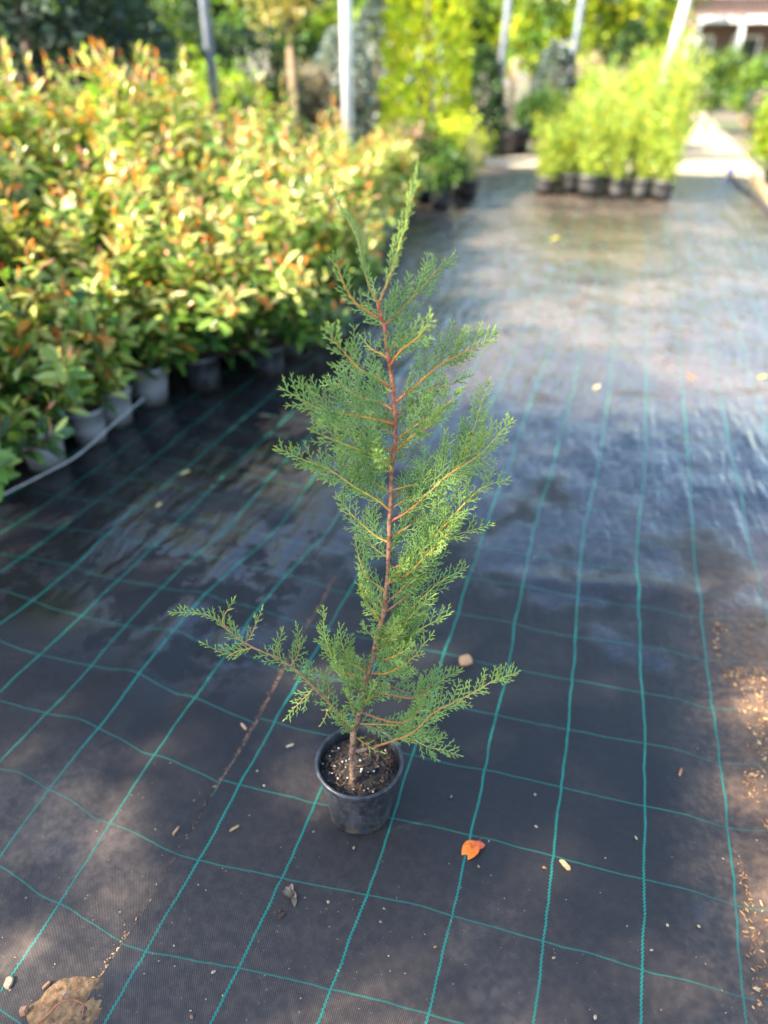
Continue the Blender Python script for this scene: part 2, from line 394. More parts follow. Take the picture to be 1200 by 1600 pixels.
def fabric(name, x0, x1, lz, fu, fv, seam_side):
    ys = [-1.6]
    while ys[-1] < 13.42: ys.append(ys[-1] + (.03 if ys[-1] < .2 else .011 * max(1, ys[-1] / 1.7)))
    nx = int((x1 - x0) / .0125)
    vs = []; 
    for y in ys:
        a, c = x0, x1
        if seam_side == 'L': a = SEAM(y)
        else: c = SEAM(y) + .06
        for i in range(nx + 1):
            x = a + (c - a) * i / nx
            z = fabric_height(x, y) + lz
            if seam_side == 'L': z += .004 * math.exp(-(x - a) / .03) + .001
            vs.append((x, y, z))
    W = nx + 1
    fs = [(j * W + i, j * W + i + 1, (j + 1) * W + i + 1, (j + 1) * W + i) for j in range(len(ys) - 1) for i in range(nx)]
    me = bpy.data.meshes.new(name); me.from_pydata(vs, [], fs); me.polygons.foreach_set('use_smooth', [True] * len(fs))
    X = np.array(vs)[:, :2]; uu = np.concatenate([fu(q) for q in np.array_split(X, 60)]); vv = np.concatenate([fv(q) for q in np.array_split(X, 60)])
    ul = me.uv_layers.new(name='UVMap'); li = np.zeros(len(me.loops), np.int32); me.loops.foreach_get('vertex_index', li)
    ul.data.foreach_set('uv', np.c_[uu[li], vv[li]].astype(np.float32).ravel())
    me.materials.append(M['fabric']); me.update()
    o = bpy.data.objects.new(name, me); COL.objects.link(o)
    return tag(o, kind='structure')
fabric('fabric_walkway', -.765, 1.80, .006, fitter(LR), fitter(TR), 'L')
fabric('fabric_walkway_under_bed', -5.2, -.765, .0, fitter(LL), fitter(TL), 'R')
def gz(x, y): return fabric_height(x, y) + (.007 if x > SEAM(y) else 0)
def on_fabric(u, v, dz=0):
    p = on_ground(u, v, 0)
    for _ in range(3): p = on_ground(u, v, gz(p.x, p.y) + dz)
    return p

# ------------------------------------------------------------------ the potted sapling
PC = Vector((-.379, 1.038, 0)); PR, PBR, PH = .105, .078, .185
zg = gz(PC.x, PC.y)
sap = empty('potted_sapling', (PC.x, PC.y, zg), 0, 'young feathery conifer sapling in a round black pot standing in the middle of the fabric', 'sapling')
inv = Vector((PC.x, PC.y, zg))
p = MB()
p.lathe([(0.0, .004), (PBR - .006, .004), (PBR - .004, 0), (PBR, .002), (PBR + .001, .012), (PBR + .0045, .05), (PBR + .0115, .10), (PR - .0075, PH - .022), (PR - .0075, PH - .019), (PR - .001, PH - .017), (PR, PH - .012), (PR + .001, PH - .003), (PR - .001, PH), (PR - .005, PH + .0005), (PR - .0075, PH - .003), (PR - .0085, PH - .02), (PR - .012, PH - .06), (PR - .018, .09)], 64)
pot = p.build('pot', M['pot_black'], sap)
s = MB(); zs = PH - .030; nr, ns = 26, 72
s.vert((0, 0, zs))
for i in range(1, nr + 1):
    for k in range(ns):
        r = (PR - .0118) * i / nr; a = 2 * math.pi * k / ns; x, y = r * math.cos(a), r * math.sin(a)
        s.vert((x, y, zs + .007 * noise.noise(Vector((x * 60, y * 60, 1))) + .004 * noise.noise(Vector((x * 170, y * 170, 4))) + .012 * math.exp(-r * r / .0012) - .004 * (r / PR) ** 4))
for k in range(ns):
    s.f.append((0, 1 + k, 1 + (k + 1) % ns))
    for i in range(nr - 1): s.f.append((1 + i * ns + k, 1 + (i + 1) * ns + k, 1 + (i + 1) * ns + (k + 1) % ns, 1 + i * ns + (k + 1) % ns))
soil = s.build('soil', M['soil'], sap)
def lump(mb, c, r, col=(1, 1, 1), sq=(1, 1, 1), seed=0, rot=None):
    st = len(mb.v); rows, segs = 5, 8
    Mx = rot or Matrix.Rotation(random.uniform(0, 6.28), 3, rv())
    for i in range(rows + 1):
        for k in range(segs):
            th = math.pi * i / rows; ph = 2 * math.pi * k / segs
            q = Vector((math.sin(th) * math.cos(ph), math.sin(th) * math.sin(ph), math.cos(th)))
            q *= r * (1 + .35 * noise.noise(q * 1.7 + Vector((seed * 3.1, seed, 0))))
            q = Vector((q.x * sq[0], q.y * sq[1], q.z * sq[2]))
            mb.vert(Vector(c) + Mx @ q, col)
    for i in range(rows):
        for k in range(segs): mb.f.append((st + i * segs + k, st + (i + 1) * segs + k, st + (i + 1) * segs + (k + 1) % segs, st + i * segs + (k + 1) % segs))
s = MB()
for k in range(230):
    r = (PR - .016) * math.sqrt(random.random()); a = random.uniform(0, 6.28); z = zs + .003 + .010 * math.exp(-r * r / .0012)
    col = random.choice([(.03, .02, .014), (.06, .036, .02), (.10, .06, .03), (.018, .013, .01), (.15, .09, .045)])
    lump(s, (r * math.cos(a), r * math.sin(a), z), random.uniform(.0016, .004), col, (random.uniform(1, 3.2), .6, .4), k, Matrix.Rotation(random.uniform(0, 6.28), 3, 'Z') @ Matrix.Rotation(random.uniform(-.5, .5), 3, 'Y'))
for k in range(16):
    r = (PR - .02) * math.sqrt(random.random()); a = random.uniform(0, 6.28); q = Vector((r * math.cos(a), r * math.sin(a), zs + .007)); d = Vector((random.uniform(-1, 1), random.uniform(-1, 1), random.uniform(-.05, .25))).normalized() * random.uniform(.008, .02)
    if (q + d).to_2d().length < PR - .014: s.tube([q, q + d * .5 + rv() * .002, q + d], .0008, 4, jit((.16, .10, .055)))
tag(s.build('bark_litter', M['bit'], soil), kind='stuff')
s = MB()
perl = [(522, 1155), (510, 1170), (515, 1180), (519, 1172), (535, 1190), (541, 1189), (546, 1187), (523, 1196), (540, 1199), (504, 1192), (563, 1191), (565, 1204), (564, 1207), (575, 1207), (584, 1205), (590, 1197), (528, 1215), (543, 1215), (552, 1232), (569, 1234), (575, 1231), (515, 1206), (519, 1207), (529, 1168), (602, 1171), (583, 1236)]
for k, (u, v) in enumerate(perl):
    q = on_ground(u, v, zg + zs + .009) - inv
    if q.to_2d().length < PR - .014: lump(s, (q.x, q.y, zs + .006 + .010 * math.exp(-(q.x ** 2 + q.y ** 2) / .0012)), random.uniform(.0013, .0028), (1, 1, 1), (1, 1, .8), k)
tag(s.build('perlite', M['perlite'], soil), kind='stuff')

# trunk: traced, leaning a little away from the camera
tb = on_ground(552, 1225, zg + zs)
TRUNK = [(551, 1236), (552, 1222), (551, 1195), (551, 1172), (552, 1150), (559, 1123), (566, 1095), (575, 1055), (587, 1007), (598, 965), (604, 925), (607, 867), (610, 810), (612, 733), (617, 683), (617, 633), (611, 583), (604, 540), (601, 510), (594, 490), (592, 473)]
LEAD_R = [(592, 473), (603, 447), (614, 415), (623, 385), (632, 355), (640, 317), (647, 290), (652, 262)]
LEAD_L = [(592, 473), (583, 461), (570, 427), (562, 383), (550, 353), (533, 327), (515, 283)]
LEAN = .17                                            # metres away from the viewer per metre of height
def plant_pt(u, v, off=0.0):
    """point on the leaning vertical plane through the trunk's foot that faces the viewer, then moved off metres along the line of sight"""
    r = ray(u, v); n = FW - UPZ * LEAN
    tt = (tb - CAM).dot(n) / r.dot(n)
    q = CAM + r * tt
    return q + r.normalized() * off
trunk_w = [plant_pt(u, v) for u, v in TRUNK]
tp = smoothpath(trunk_w, 90)
for i, q in enumerate(tp): tp[i] = q + Vector((noise.noise(Vector((i * .35, 0, 0))), noise.noise(Vector((i * .35, 9, 0))), 0)) * .0032
def trunk_col(k):
    lo, mid, hi = (.22, .145, .105), (.36, .19, .11), (.46, .085, .038)
    a, bb, w = (lo, mid, k / .5) if k < .5 else (mid, hi, (k - .5) / .5)
    return tuple(a[i] * (1 - w) + bb[i] * w for i in range(3))
tr = MB()
tr.tube([q - inv for q in tp], [(.0088 - .0064 * (i / 89) ** .8) * (1 + .10 * noise.noise(Vector((i * .9, 3, 0)))) + (.006 * math.exp(-i / 3.0)) for i in range(90)], 9, [jit(trunk_col(i / 89), .12, .06) for i in range(90)])
tr.tube([q - inv for q in smoothpath([plant_pt(551, 1175), plant_pt(566, 1173, -.004), plant_pt(584, 1166, -.008)], 8)], [.0036, .003, .003, .003, .003, .0028, .0024, .002], 6, (.2, .14, .11))
trunk = tr.build('trunk', M['trunk_bark'], sap)

GREEN0, GREEN1, TIP = (.165, .30, .095), (.26, .41, .09), (.54, .62, .06)
def twig(mb, p0, d, L, col0, col1, r0=.00125, up=.0):
    """one scale-leaved twig: a thin spindle with small alternating bumps"""
    n = max(4, int(L / .0045)); pts = []; rad = []; cols = []
    q = p0.copy(); dd = d.normalized()
    for i in range(n + 1):
        t = i / n; pts.append(q.copy())
        rad.append(r0 * (1.0 - .55 * t) * (1.18 if i % 2 else .80) if i < n else .0002)
        cols.append(tuple(col0[k] * (1 - t) + col1[k] * t for k in range(3)))
        dd = (dd + UPZ * up * .05 + rv() * .06).normalized(); q = q + dd * (L / n)
    mb.tube(pts, rad, 3, cols, cap=False)
    return pts
def spray(mb, p0, d, n, L, tipk, r0=.0015, depth=2):
    """a flat fan: axis twig with alternating side twigs (and theirs)"""
    c0 = jit(tuple(GREEN0[k] * (1 - .4 * tipk) + GREEN1[k] * .4 * tipk for k in range(3)), .22, .1)
    c1 = jit(tuple(GREEN1[k] * (1 - tipk) + TIP[k] * tipk for k in range(3)), .2, .08)
    ax = twig(mb, p0, d, L, c0, c1, r0, .5)
    if depth <= 0 or L < .007: return
    m_ = len(ax); side = 1 if random.random() < .5 else -1
    step = .0064 if depth == 2 else .0056
    k = max(1, int(L / step)); 
    for i in range(1, k):
        t = i / k; q = ax[min(m_ - 1, int(t * (m_ - 1)))]
        dd = (ax[min(m_ - 1, int(t * (m_ - 1)) + 1)] - ax[max(0, int(t * (m_ - 1)) - 1)]).normalized()
        s_ = n.cross(dd).normalized() * side; side = -side
        ln = L * (.46 if depth == 2 else .5) * (1 - .72 * t) * random.uniform(.7, 1.2) * min(1, .45 + t * 2.2)
        if ln < .0035: ln = .0035
        a = R(random.uniform(30, 46)); dn_ = (dd * math.cos(a) + s_ * math.sin(a) + rv() * .10).normalized()
        spray(mb, q, dn_, (n + rv() * .15).normalized(), ln, tipk, r0 * .92, depth - 1)
def branch(pts, off=0.0, ang=(34, 52), tb_=0.0, dens=1.0, maxL=.06, bare=.10, rs=.0026, name='branch', parent=None, gaps=(), stem=((.45, .12, .045), (.60, .28, .035)), upb=.35, tip_long=True):
    n = len(pts)
    w = [plant_pt(u, v, off * (i / (n - 1)) ** 1.1) for i, (u, v) in enumerate(pts)]
    L = sum((w[i + 1] - w[i]).length for i in range(n - 1))
    m_ = max(10, int(L / .004)); P = smoothpath(w, m_)
    for i in range(1, m_): P[i] = P[i] + Vector((noise.noise(Vector((i * .3, off * 50, pts[0][1]))), 0, noise.noise(Vector((i * .3, off * 50 + 9, pts[0][1]))))) * .0012
    st = MB(); cols = []
    for i in range(m_):
        t = i / (m_ - 1); a, bb = stem
        c = tuple(a[k] * (1 - t / .35) + bb[k] * (t / .35) for k in range(3)) if t < .35 else (bb if t < .6 else tuple(bb[k] * (1 - (t - .6) / .4) + GREEN1[k] * ((t - .6) / .4) for k in range(3)))
        cols.append(jit(c, .08, .04))
    st.tube([q - inv for q in P], [rs * (1 - .68 * i / (m_ - 1)) for i in range(m_)], 6, cols)
    bo = st.build(name, M['twig'], parent or sap)
    fo = MB(); view = (CAM - P[m_ // 2]).normalized(); s0 = bare
    maxL *= 1.75; tsteps = max(3, int(L / .0064 * dens)); side = 1
    nrm0 = (view + rv() * .45).normalized()
    for i in range(tsteps + 1):
        t = s0 + (1 - s0) * i / tsteps
        if any(a < t < bb for a, bb in gaps): continue
        if random.random() < .10: continue
        j = min(m_ - 2, int(t * (m_ - 1))); q = P[j]; d = (P[j + 1] - P[max(0, j - 1)]).normalized()
        nn = (nrm0 + rv() * .55).normalized(); s_ = nn.cross(d).normalized() * side; side = -side
        env = min(1, .62 + 1.3 * (t - s0)) * (1 - .74 * max(0, (t - .25) / .75)) if t > .25 else min(1, .62 + 1.5 * (t - s0))
        ln = min(maxL, L * .62) * env * random.uniform(.5, 1.3)
        if s_.dot(-CD) < 0: ln *= .78
        ln = max(.006, ln)
        a = R(random.uniform(*ang)); dd = (d * math.cos(a) + s_ * math.sin(a) + UPZ * upb * random.uniform(.3, 1)).normalized()
        tk = min(1, max(0, .10 + tb_ + (t - .35) * .9)) * random.uniform(.5, 1)
        spray(fo, q - inv, dd, nn, ln, tk)
    if tip_long: spray(fo, P[-2] - inv, (P[-1] - P[-3]).normalized(), nrm0, .016, .9)
    fo.build('foliage', M['needle'], bo)
    return bo
ORG = ((.48, .12, .04), (.62, .28, .03)); YEL = ((.52, .24, .04), (.55, .42, .04)); BRN = ((.30, .12, .06), (.46, .18, .04))
BR = [
    (LEAD_R, dict(off=.0, ang=(14, 28), tb_=.45, maxL=.029, bare=.16, rs=.0026, dens=1.3, stem=((.38, .16, .05), (.36, .32, .05)), upb=.6)),
    (LEAD_L, dict(off=.03, ang=(14, 30), tb_=.15, maxL=.021, bare=.22, rs=.0022, dens=1.3, stem=((.38, .18, .05), (.30, .28, .05)), upb=.4)),
    ([(593, 498), (577, 488), (553, 470), (537, 443), (527, 413), (522, 400)], dict(off=-.03, maxL=.028)),
    ([(602, 507), (620, 490), (653, 457), (683, 423), (710, 404)], dict(off=.13, maxL=.045)),
    ([(602, 515), (596, 500), (588, 470), (582, 440)], dict(off=.12, maxL=.04)),
    ([(610, 570), (627, 547), (653, 527), (674, 497)], dict(off=-.06, maxL=.045)),
    ([(606, 550), (622, 535), (650, 520), (676, 540)], dict(off=.06, maxL=.04)),
    ([(619, 627), (647, 605), (683, 573), (720, 553), (753, 537), (773, 522)], dict(off=.04, maxL=.05, stem=ORG)),
    ([(609, 603), (587, 590), (563, 577), (537, 550), (520, 527), (514, 511)], dict(off=-.05, maxL=.045, stem=ORG)),
    ([(606, 560), (596, 553), (580, 545), (565, 528)], dict(off=.08, maxL=.035)),
    ([(616, 663), (587, 655), (547, 648), (503, 640), (477, 627), (443, 608)], dict(off=-.04, maxL=.058, stem=ORG)),
    ([(614, 640), (590, 628), (558, 618), (528, 600), (505, 603)], dict(off=.09, maxL=.045)),
    ([(619, 687), (647, 667), (673, 650), (703, 627), (716, 612)], dict(off=-.05, maxL=.05, stem=ORG)),
    ([(617, 650), (640, 635), (668, 610), (705, 600), (735, 587)], dict(off=.14, maxL=.035)),
    ([(611, 722), (587, 713), (563, 703), (520, 687), (487, 672)], dict(off=-.08, maxL=.058, stem=YEL)),
    ([(612, 705), (590, 696), (560, 680), (530, 670)], dict(off=.08, maxL=.045)),
    ([(610, 797), (587, 780), (553, 760), (513, 733), (470, 717), (436, 701)], dict(off=-.05, maxL=.052, stem=YEL)),
    ([(608, 848), (587, 837), (563, 817), (543, 797), (528, 775)], dict(off=.05, maxL=.045, stem=YEL)),
    ([(612, 778), (633, 768), (653, 760), (675, 740), (690, 715)], dict(off=.07, maxL=.045, stem=BRN)),
    ([(611, 815), (640, 797), (673, 767), (703, 740), (740, 717), (767, 693), (797, 659)], dict(off=-.03, maxL=.058, stem=ORG)),
    ([(703, 740), (722, 715), (735, 690), (745, 655), (754, 625), (764, 597)], dict(off=.02, maxL=.04, stem=YEL, rs=.0018)),
    ([(608, 890), (637, 877), (667, 853), (693, 823), (720, 793), (753, 763), (791, 749)], dict(off=-.05, maxL=.055, stem=ORG)),
    ([(604, 955), (633, 933), (653, 908), (683, 850), (715, 835), (767, 820)], dict(off=.06, maxL=.05, stem=BRN)),
    ([(606, 925), (587, 913), (570, 897), (560, 867), (555, 842)], dict(off=.02, maxL=.036, stem=YEL)),
    ([(596, 975), (585, 957), (570, 937), (563, 912), (567, 890)], dict(off=-.03, maxL=.032, stem=YEL)),
    ([(598, 987), (620, 977), (647, 947), (687, 910), (727, 888)], dict(off=.04, maxL=.05, stem=YEL)),
    ([(586, 1022), (615, 1014), (638, 993), (672, 975), (703, 958)], dict(off=-.03, maxL=.048, stem=YEL)),
    ([(588, 1005), (606, 1005), (632, 985), (660, 960), (680, 938)], dict(off=.06, maxL=.042, stem=YEL)),
    ([(577, 1052), (600, 1052), (625, 1042), (647, 1026), (676, 990)], dict(off=-.05, maxL=.045, stem=ORG)),
    ([(573, 1077), (605, 1084), (643, 1091), (666, 1077), (690, 1062), (717, 1048)], dict(off=.05, maxL=.045, bare=.42, stem=BRN)),
    ([(562, 1112), (596, 1124), (629, 1129), (650, 1115), (662, 1090)], dict(off=-.02, maxL=.045, bare=.5, stem=BRN)),
    ([(552, 1174), (582, 1167), (615, 1157), (647, 1143), (680, 1112), (727, 1089), (773, 1063), (807, 1051)], dict(off=-.05, maxL=.052, bare=.30, stem=((.2, .13, .10), (.45, .19, .04)), rs=.0032)),
    ([(629, 1154), (650, 1158), (671, 1168), (695, 1172), (718, 1180)], dict(off=-.03, maxL=.036, stem=YEL, rs=.0017)),
    ([(568, 1068), (550, 1056), (535, 1045), (517, 1021), (507, 989), (506, 950)], dict(off=-.07, maxL=.045, stem=YEL, bare=.25)),
    ([(572, 1050), (558, 1042), (545, 1033), (535, 1010), (530, 977)], dict(off=.04, maxL=.045, stem=YEL, bare=.25)),
    ([(548, 1140), (538, 1122), (521, 1105), (493, 1077), (465, 1049), (433, 1028), (400, 1014), (372, 998), (353, 982), (330, 963), (300, 957), (272, 957)], dict(off=-.10, maxL=.036, bare=.16, gaps=((.50, .60), (.70, .74)), stem=((.2, .14, .11), (.36, .2, .09)), rs=.0034, dens=.9)),
    ([(396, 1012), (375, 1016), (353, 1022), (316, 1004)], dict(off=.0, maxL=.026, rs=.0014)),
    ([(384, 1004), (391, 995), (400, 975), (410, 950)], dict(off=.02, maxL=.022, rs=.0014)),
    ([(356, 985), (348, 968), (358, 950), (365, 938)], dict(off=.02, maxL=.022, rs=.0014)),
    ([(436, 1030), (432, 1012), (436, 1000), (442, 985)], dict(off=.0, maxL=.045, rs=.0014)),
    ([(455, 1040), (466, 1022), (468, 1000), (463, 977)], dict(off=.03, maxL=.035, rs=.0014)),
    ([(490, 1075), (478, 1088), (461, 1105), (447, 1122)], dict(off=-.02, maxL=.03, rs=.0014, upb=0)),
    ([(520, 1105), (512, 1110), (508, 1120), (502, 1131)], dict(off=-.01, maxL=.026, rs=.0014, upb=0)),
    ([(512, 1096), (514, 1080), (510, 1060), (498, 1048)], dict(off=.03, maxL=.03, rs=.0014)),
    ([(558, 1122), (550, 1108), (545, 1090), (543, 1075)], dict(off=.04, maxL=.03, rs=.0015)),
    ([(566, 1098), (580, 1090), (595, 1085), (607, 1072)], dict(off=-.04, maxL=.035, rs=.0015)),
    ([(556, 1152), (572, 1163), (585, 1172), (597, 1176)], dict(off=-.04, maxL=.016, rs=.0012, dens=.7, upb=.1)),
]
for n_, (pts, kw) in enumerate(BR):
    branch(pts, **kw)
random.seed(17)
for n_, (pts, kw) in enumerate(BR):
    if n_ < 11 or len(pts) < 5 or pts[0][0] < 555: continue
    dx, dy = random.uniform(-7, 7), random.uniform(12, 26) * random.choice((-1, 1)); kk = dict(kw); kk['off'] = kw['off'] + random.choice((-.07, .08)); kk['maxL'] = kw['maxL'] * .85; kk['rs'] = .0019; kk['dens'] = 1.0; kk['bare'] = .08
    j = min(range(len(TRUNK)), key=lambda t: abs(TRUNK[t][1] - (pts[0][1] + dy))); a = TRUNK[j]
    m_ = max(4, int(len(pts) * .8)); q = [(a[0], pts[0][1] + dy if 480 < pts[0][1] + dy < 1140 else a[1])]
    q += [(pts[i][0] * .92 + a[0] * .08 + dx * i / m_, pts[i][1] + dy * (1 - .3 * i / m_) + random.uniform(-4, 4)) for i in range(1, m_)]
    branch(q, **kk)
random.seed(29)
for k in range(17):                                   # short boughs that grow towards and away from the viewer
    j = random.uniform(4, 15.5); a, b2 = TRUNK[int(j)], TRUNK[int(j) + 1]; w_ = j - int(j); u0, v0 = a[0] * (1 - w_) + b2[0] * w_, a[1] * (1 - w_) + b2[1] * w_
    sx_ = random.choice((-1, 1)) * random.uniform(14, 42); up_ = random.uniform(14, 40)
    branch([(u0, v0), (u0 + sx_ * .3, v0 - up_ * .15), (u0 + sx_ * .65, v0 - up_ * .5), (u0 + sx_, v0 - up_)], off=random.choice((-.11, -.09, .10, .12)), maxL=.034, bare=.12, rs=.0017, stem=random.choice((ORG, YEL, BRN)))

# ------------------------------------------------------------------ potted photinias
def plain_pot(mb, r, h, taper=.8, rim=.008):
    rb = r * taper
    mb.lathe([(0, .004), (rb - .004, .003), (rb, 0), (rb + (r - rb) * .45, h * .45), (r - rim * .6, h * .84), (r, h * .845), (r + .001, h), (r - .004, h + .001), (r - .008, h - .004), (r - .012, h * .8), (0, h * .8)], 28)
PAL = dict(dark=(.035, .095, .022), mid=(.10, .20, .03), light=(.24, .33, .06), pale=(.44, .48, .12), cream=(.58, .55, .22), orange=(.55, .19, .03), red=(.42, .075, .035), pink=(.52, .24, .13))
def pick(ws):
    ks = list(ws); return PAL[random.choices(ks, [ws[k] for k in ks])[0]]
def photinia_proto(seed, ht, spread, vigour):
    random.seed(seed)
    root = empty('potted_photinia', (0, 0, 0))
    pm = MB(); plain_pot(pm, .108, .21); pm.build('pot', M['pot_grey' if ht < .9 else 'pot_black'], root)  # pots of taller plants coloured black to stand in for the bed's shade
    sm = MB()
    sm.lathe([(0, .194), (.05, .196), (.096, .190)], 20); sm.build('soil', M['soil'], root)
    st = MB(); fo = MB()
    ns_ = 7 if vigour > .8 else 6
    skirt = 5 if vigour >= .9 else 1
    for k in range(ns_ + skirt):
        az = 2 * math.pi * k / ns_ + random.uniform(-.5, .5); lean = random.uniform(.1, 1.35) * spread
        hk = ht * (random.uniform(.5, 1.0) if random.random() < .8 else random.uniform(1.0, 1.1))
        if k >= ns_: hk = random.uniform(.26, .55); lean = random.uniform(.28, .56); hk *= 1.15
        top = Vector((math.cos(az) * lean, math.sin(az) * lean, hk))
        base = Vector((math.cos(az) * .02, math.sin(az) * .02, .19)); mid = base.lerp(top, .5) + Vector((math.cos(az), math.sin(az), 0)) * lean * .18 + rv() * .03
        main = smoothpath([base, mid, top], 26)
        stems = [(main, 0.0)]
        for q in range(random.randint(3, 5)):
            i = random.randint(7, 19); p0 = main[i]; d = (Vector((random.uniform(-1, 1), random.uniform(-1, 1), random.uniform(.5, 1.4)))).normalized()
            L = random.uniform(.12, .30) * ht
            stems.append((smoothpath([p0, p0 + d * L * .5 + rv() * .01, p0 + d * L * .85 + UPZ * L * .25], 14), .4))
        for path, f0 in stems:
            m_ = len(path)
            st.tube(path, [.0042 * (1 - .6 * i / m_) * (1 if f0 == 0 else .65) for i in range(m_)], 5, [tuple((.12, .075, .045)[j] * (1 - i / m_) + (.30, .05, .035)[j] * i / m_ for j in range(3)) for i in range(m_)])
            Lp = sum((path[i + 1] - path[i]).length for i in range(m_ - 1)); nl = int(Lp / .021); ph = random.uniform(0, 6.28)
            for i in range(nl):
                t = (i + .5) / nl
                if f0 == 0 and t < .14: continue
                j = min(m_ - 2, int(t * (m_ - 1))); q = path[j].lerp(path[j + 1], t * (m_ - 1) - j); d = (path[j + 1] - path[j]).normalized()
                ph += 2.4; a = d.orthogonal().normalized(); o = (a * math.cos(ph) + d.cross(a) * math.sin(ph))
                hrel = q.z / ht; young = t > .86
                open_ = random.uniform(.25, .6) if young else random.uniform(.7, 1.25)
                dd = (d * math.cos(open_) + o * math.sin(open_) - UPZ * (0 if young else random.uniform(0, .25))).normalized()
                nn = (d * math.sin(open_) - o * math.cos(open_) + rv() * .25).normalized()
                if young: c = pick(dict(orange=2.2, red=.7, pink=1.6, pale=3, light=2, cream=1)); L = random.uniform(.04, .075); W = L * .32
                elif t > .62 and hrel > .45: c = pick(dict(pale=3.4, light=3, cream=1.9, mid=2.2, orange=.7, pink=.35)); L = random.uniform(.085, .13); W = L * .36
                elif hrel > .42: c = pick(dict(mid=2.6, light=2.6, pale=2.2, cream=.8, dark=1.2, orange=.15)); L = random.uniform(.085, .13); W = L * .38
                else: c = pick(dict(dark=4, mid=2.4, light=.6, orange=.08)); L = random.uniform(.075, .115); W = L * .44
                c = jit(c, .2, .1)
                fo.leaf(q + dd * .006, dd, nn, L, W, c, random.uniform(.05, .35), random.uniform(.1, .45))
    st.build('stem', M['bark'], root)
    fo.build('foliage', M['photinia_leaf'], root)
    return root
protos = [photinia_proto(100 + i, ht, spr, vg) for i, (ht, spr, vg) in enumerate([(.64, .20, .7), (.80, .22, .8), (1.02, .24, .9), (1.22, .25, 1), (1.36, .25, 1), (1.46, .26, 1)])]
used = set()
PG = 'potted photinias packed in the bed left of the fabric'
def put_photinia(x, y, kind, rz, sc, label):
    o = protos[kind] if kind not in used else copy_tree(protos[kind]); used.add(kind)
    o.location = (x, y, gz(x, y)); o.rotation_euler = (R(random.uniform(-3, 3)), R(random.uniform(-3, 4)), rz); o.scale = (sc,) * 3
    tag(o, label, 'shrub', PG)
random.seed(11)
front = [(80, 745), (150, 705), (190, 675), (245, 640)]
ordn = ['nearest', 'second nearest', 'third nearest', 'fourth nearest']
extra = ['dark leaves round its pot', 'pale leaves reaching out', 'half hidden', 'bare rim showing soil']
k = 0
for (u, v) in front:
    q = on_ground(u, v); put_photinia(q.x - .09, q.y + .09, [0, 0, 1, 1][k], random.uniform(0, 6.28), [.92, .82, .9, 1][k], 'small potted photinia %s in the front row, %s' % (ordn[k], extra[k])); k += 1
put_photinia(-2.42, 1.97, 0, 1.1, .9, 'photinia in grey pot cut by the left picture edge at the front of the bed')
y = 3.30; n_front = 0
while y < 8.2:
    put_photinia(-2.10 + (.26 if 3.5 < y < 5.0 else 0) - max(0, (y - 5.2) * .11) + random.uniform(-.03, .03), y, random.choice([2, 2, 3]) if y < 6.0 else random.choice([1, 1, 2]), random.uniform(0, 6.28), random.uniform(.9, 1.05), 'bushy photinia on the right edge of the bed, leaves hanging over its pot')
    y += random.uniform(.27, .32)
for r_, (x, kinds) in enumerate([(-2.46, [2, 3, 3]), (-2.95, [3, 4, 4]), (-3.3, [4, 4, 5]), (-3.68, [5, 4, 5]), (-4.1, [5, 5, 5])]):
    y = 1.9 + .13 * (r_ % 2)
    while y < 8.0 - .22 * r_:
        if random.random() < .14: y += .4; continue
        kk = random.choice(kinds)
        if y > 6.2: kk = max(2, kk - 1)
        if y > 7.3: kk = max(1, kk - 1)
        put_photinia(x + random.uniform(-.05, .05), y, kk, random.uniform(0, 6.28), random.uniform(.92, 1.06), 'red tipped photinia shrub in the packed inner rows of the bed')
        y += random.uniform(.35, .46)

hz = MB(); hp = [on_fabric(-60, 815, .012), on_fabric(0, 776, .03), on_fabric(60, 745, .08), on_fabric(120, 712, .10), on_fabric(180, 660, .13), on_fabric(225, 622, .14)]
hz.tube(smoothpath(hp, 50), .0045, 8); tag(hz.build('irrigation_hose', M['hose']), 'thin grey hose running along the front pots of the photinia bed', 'hose')

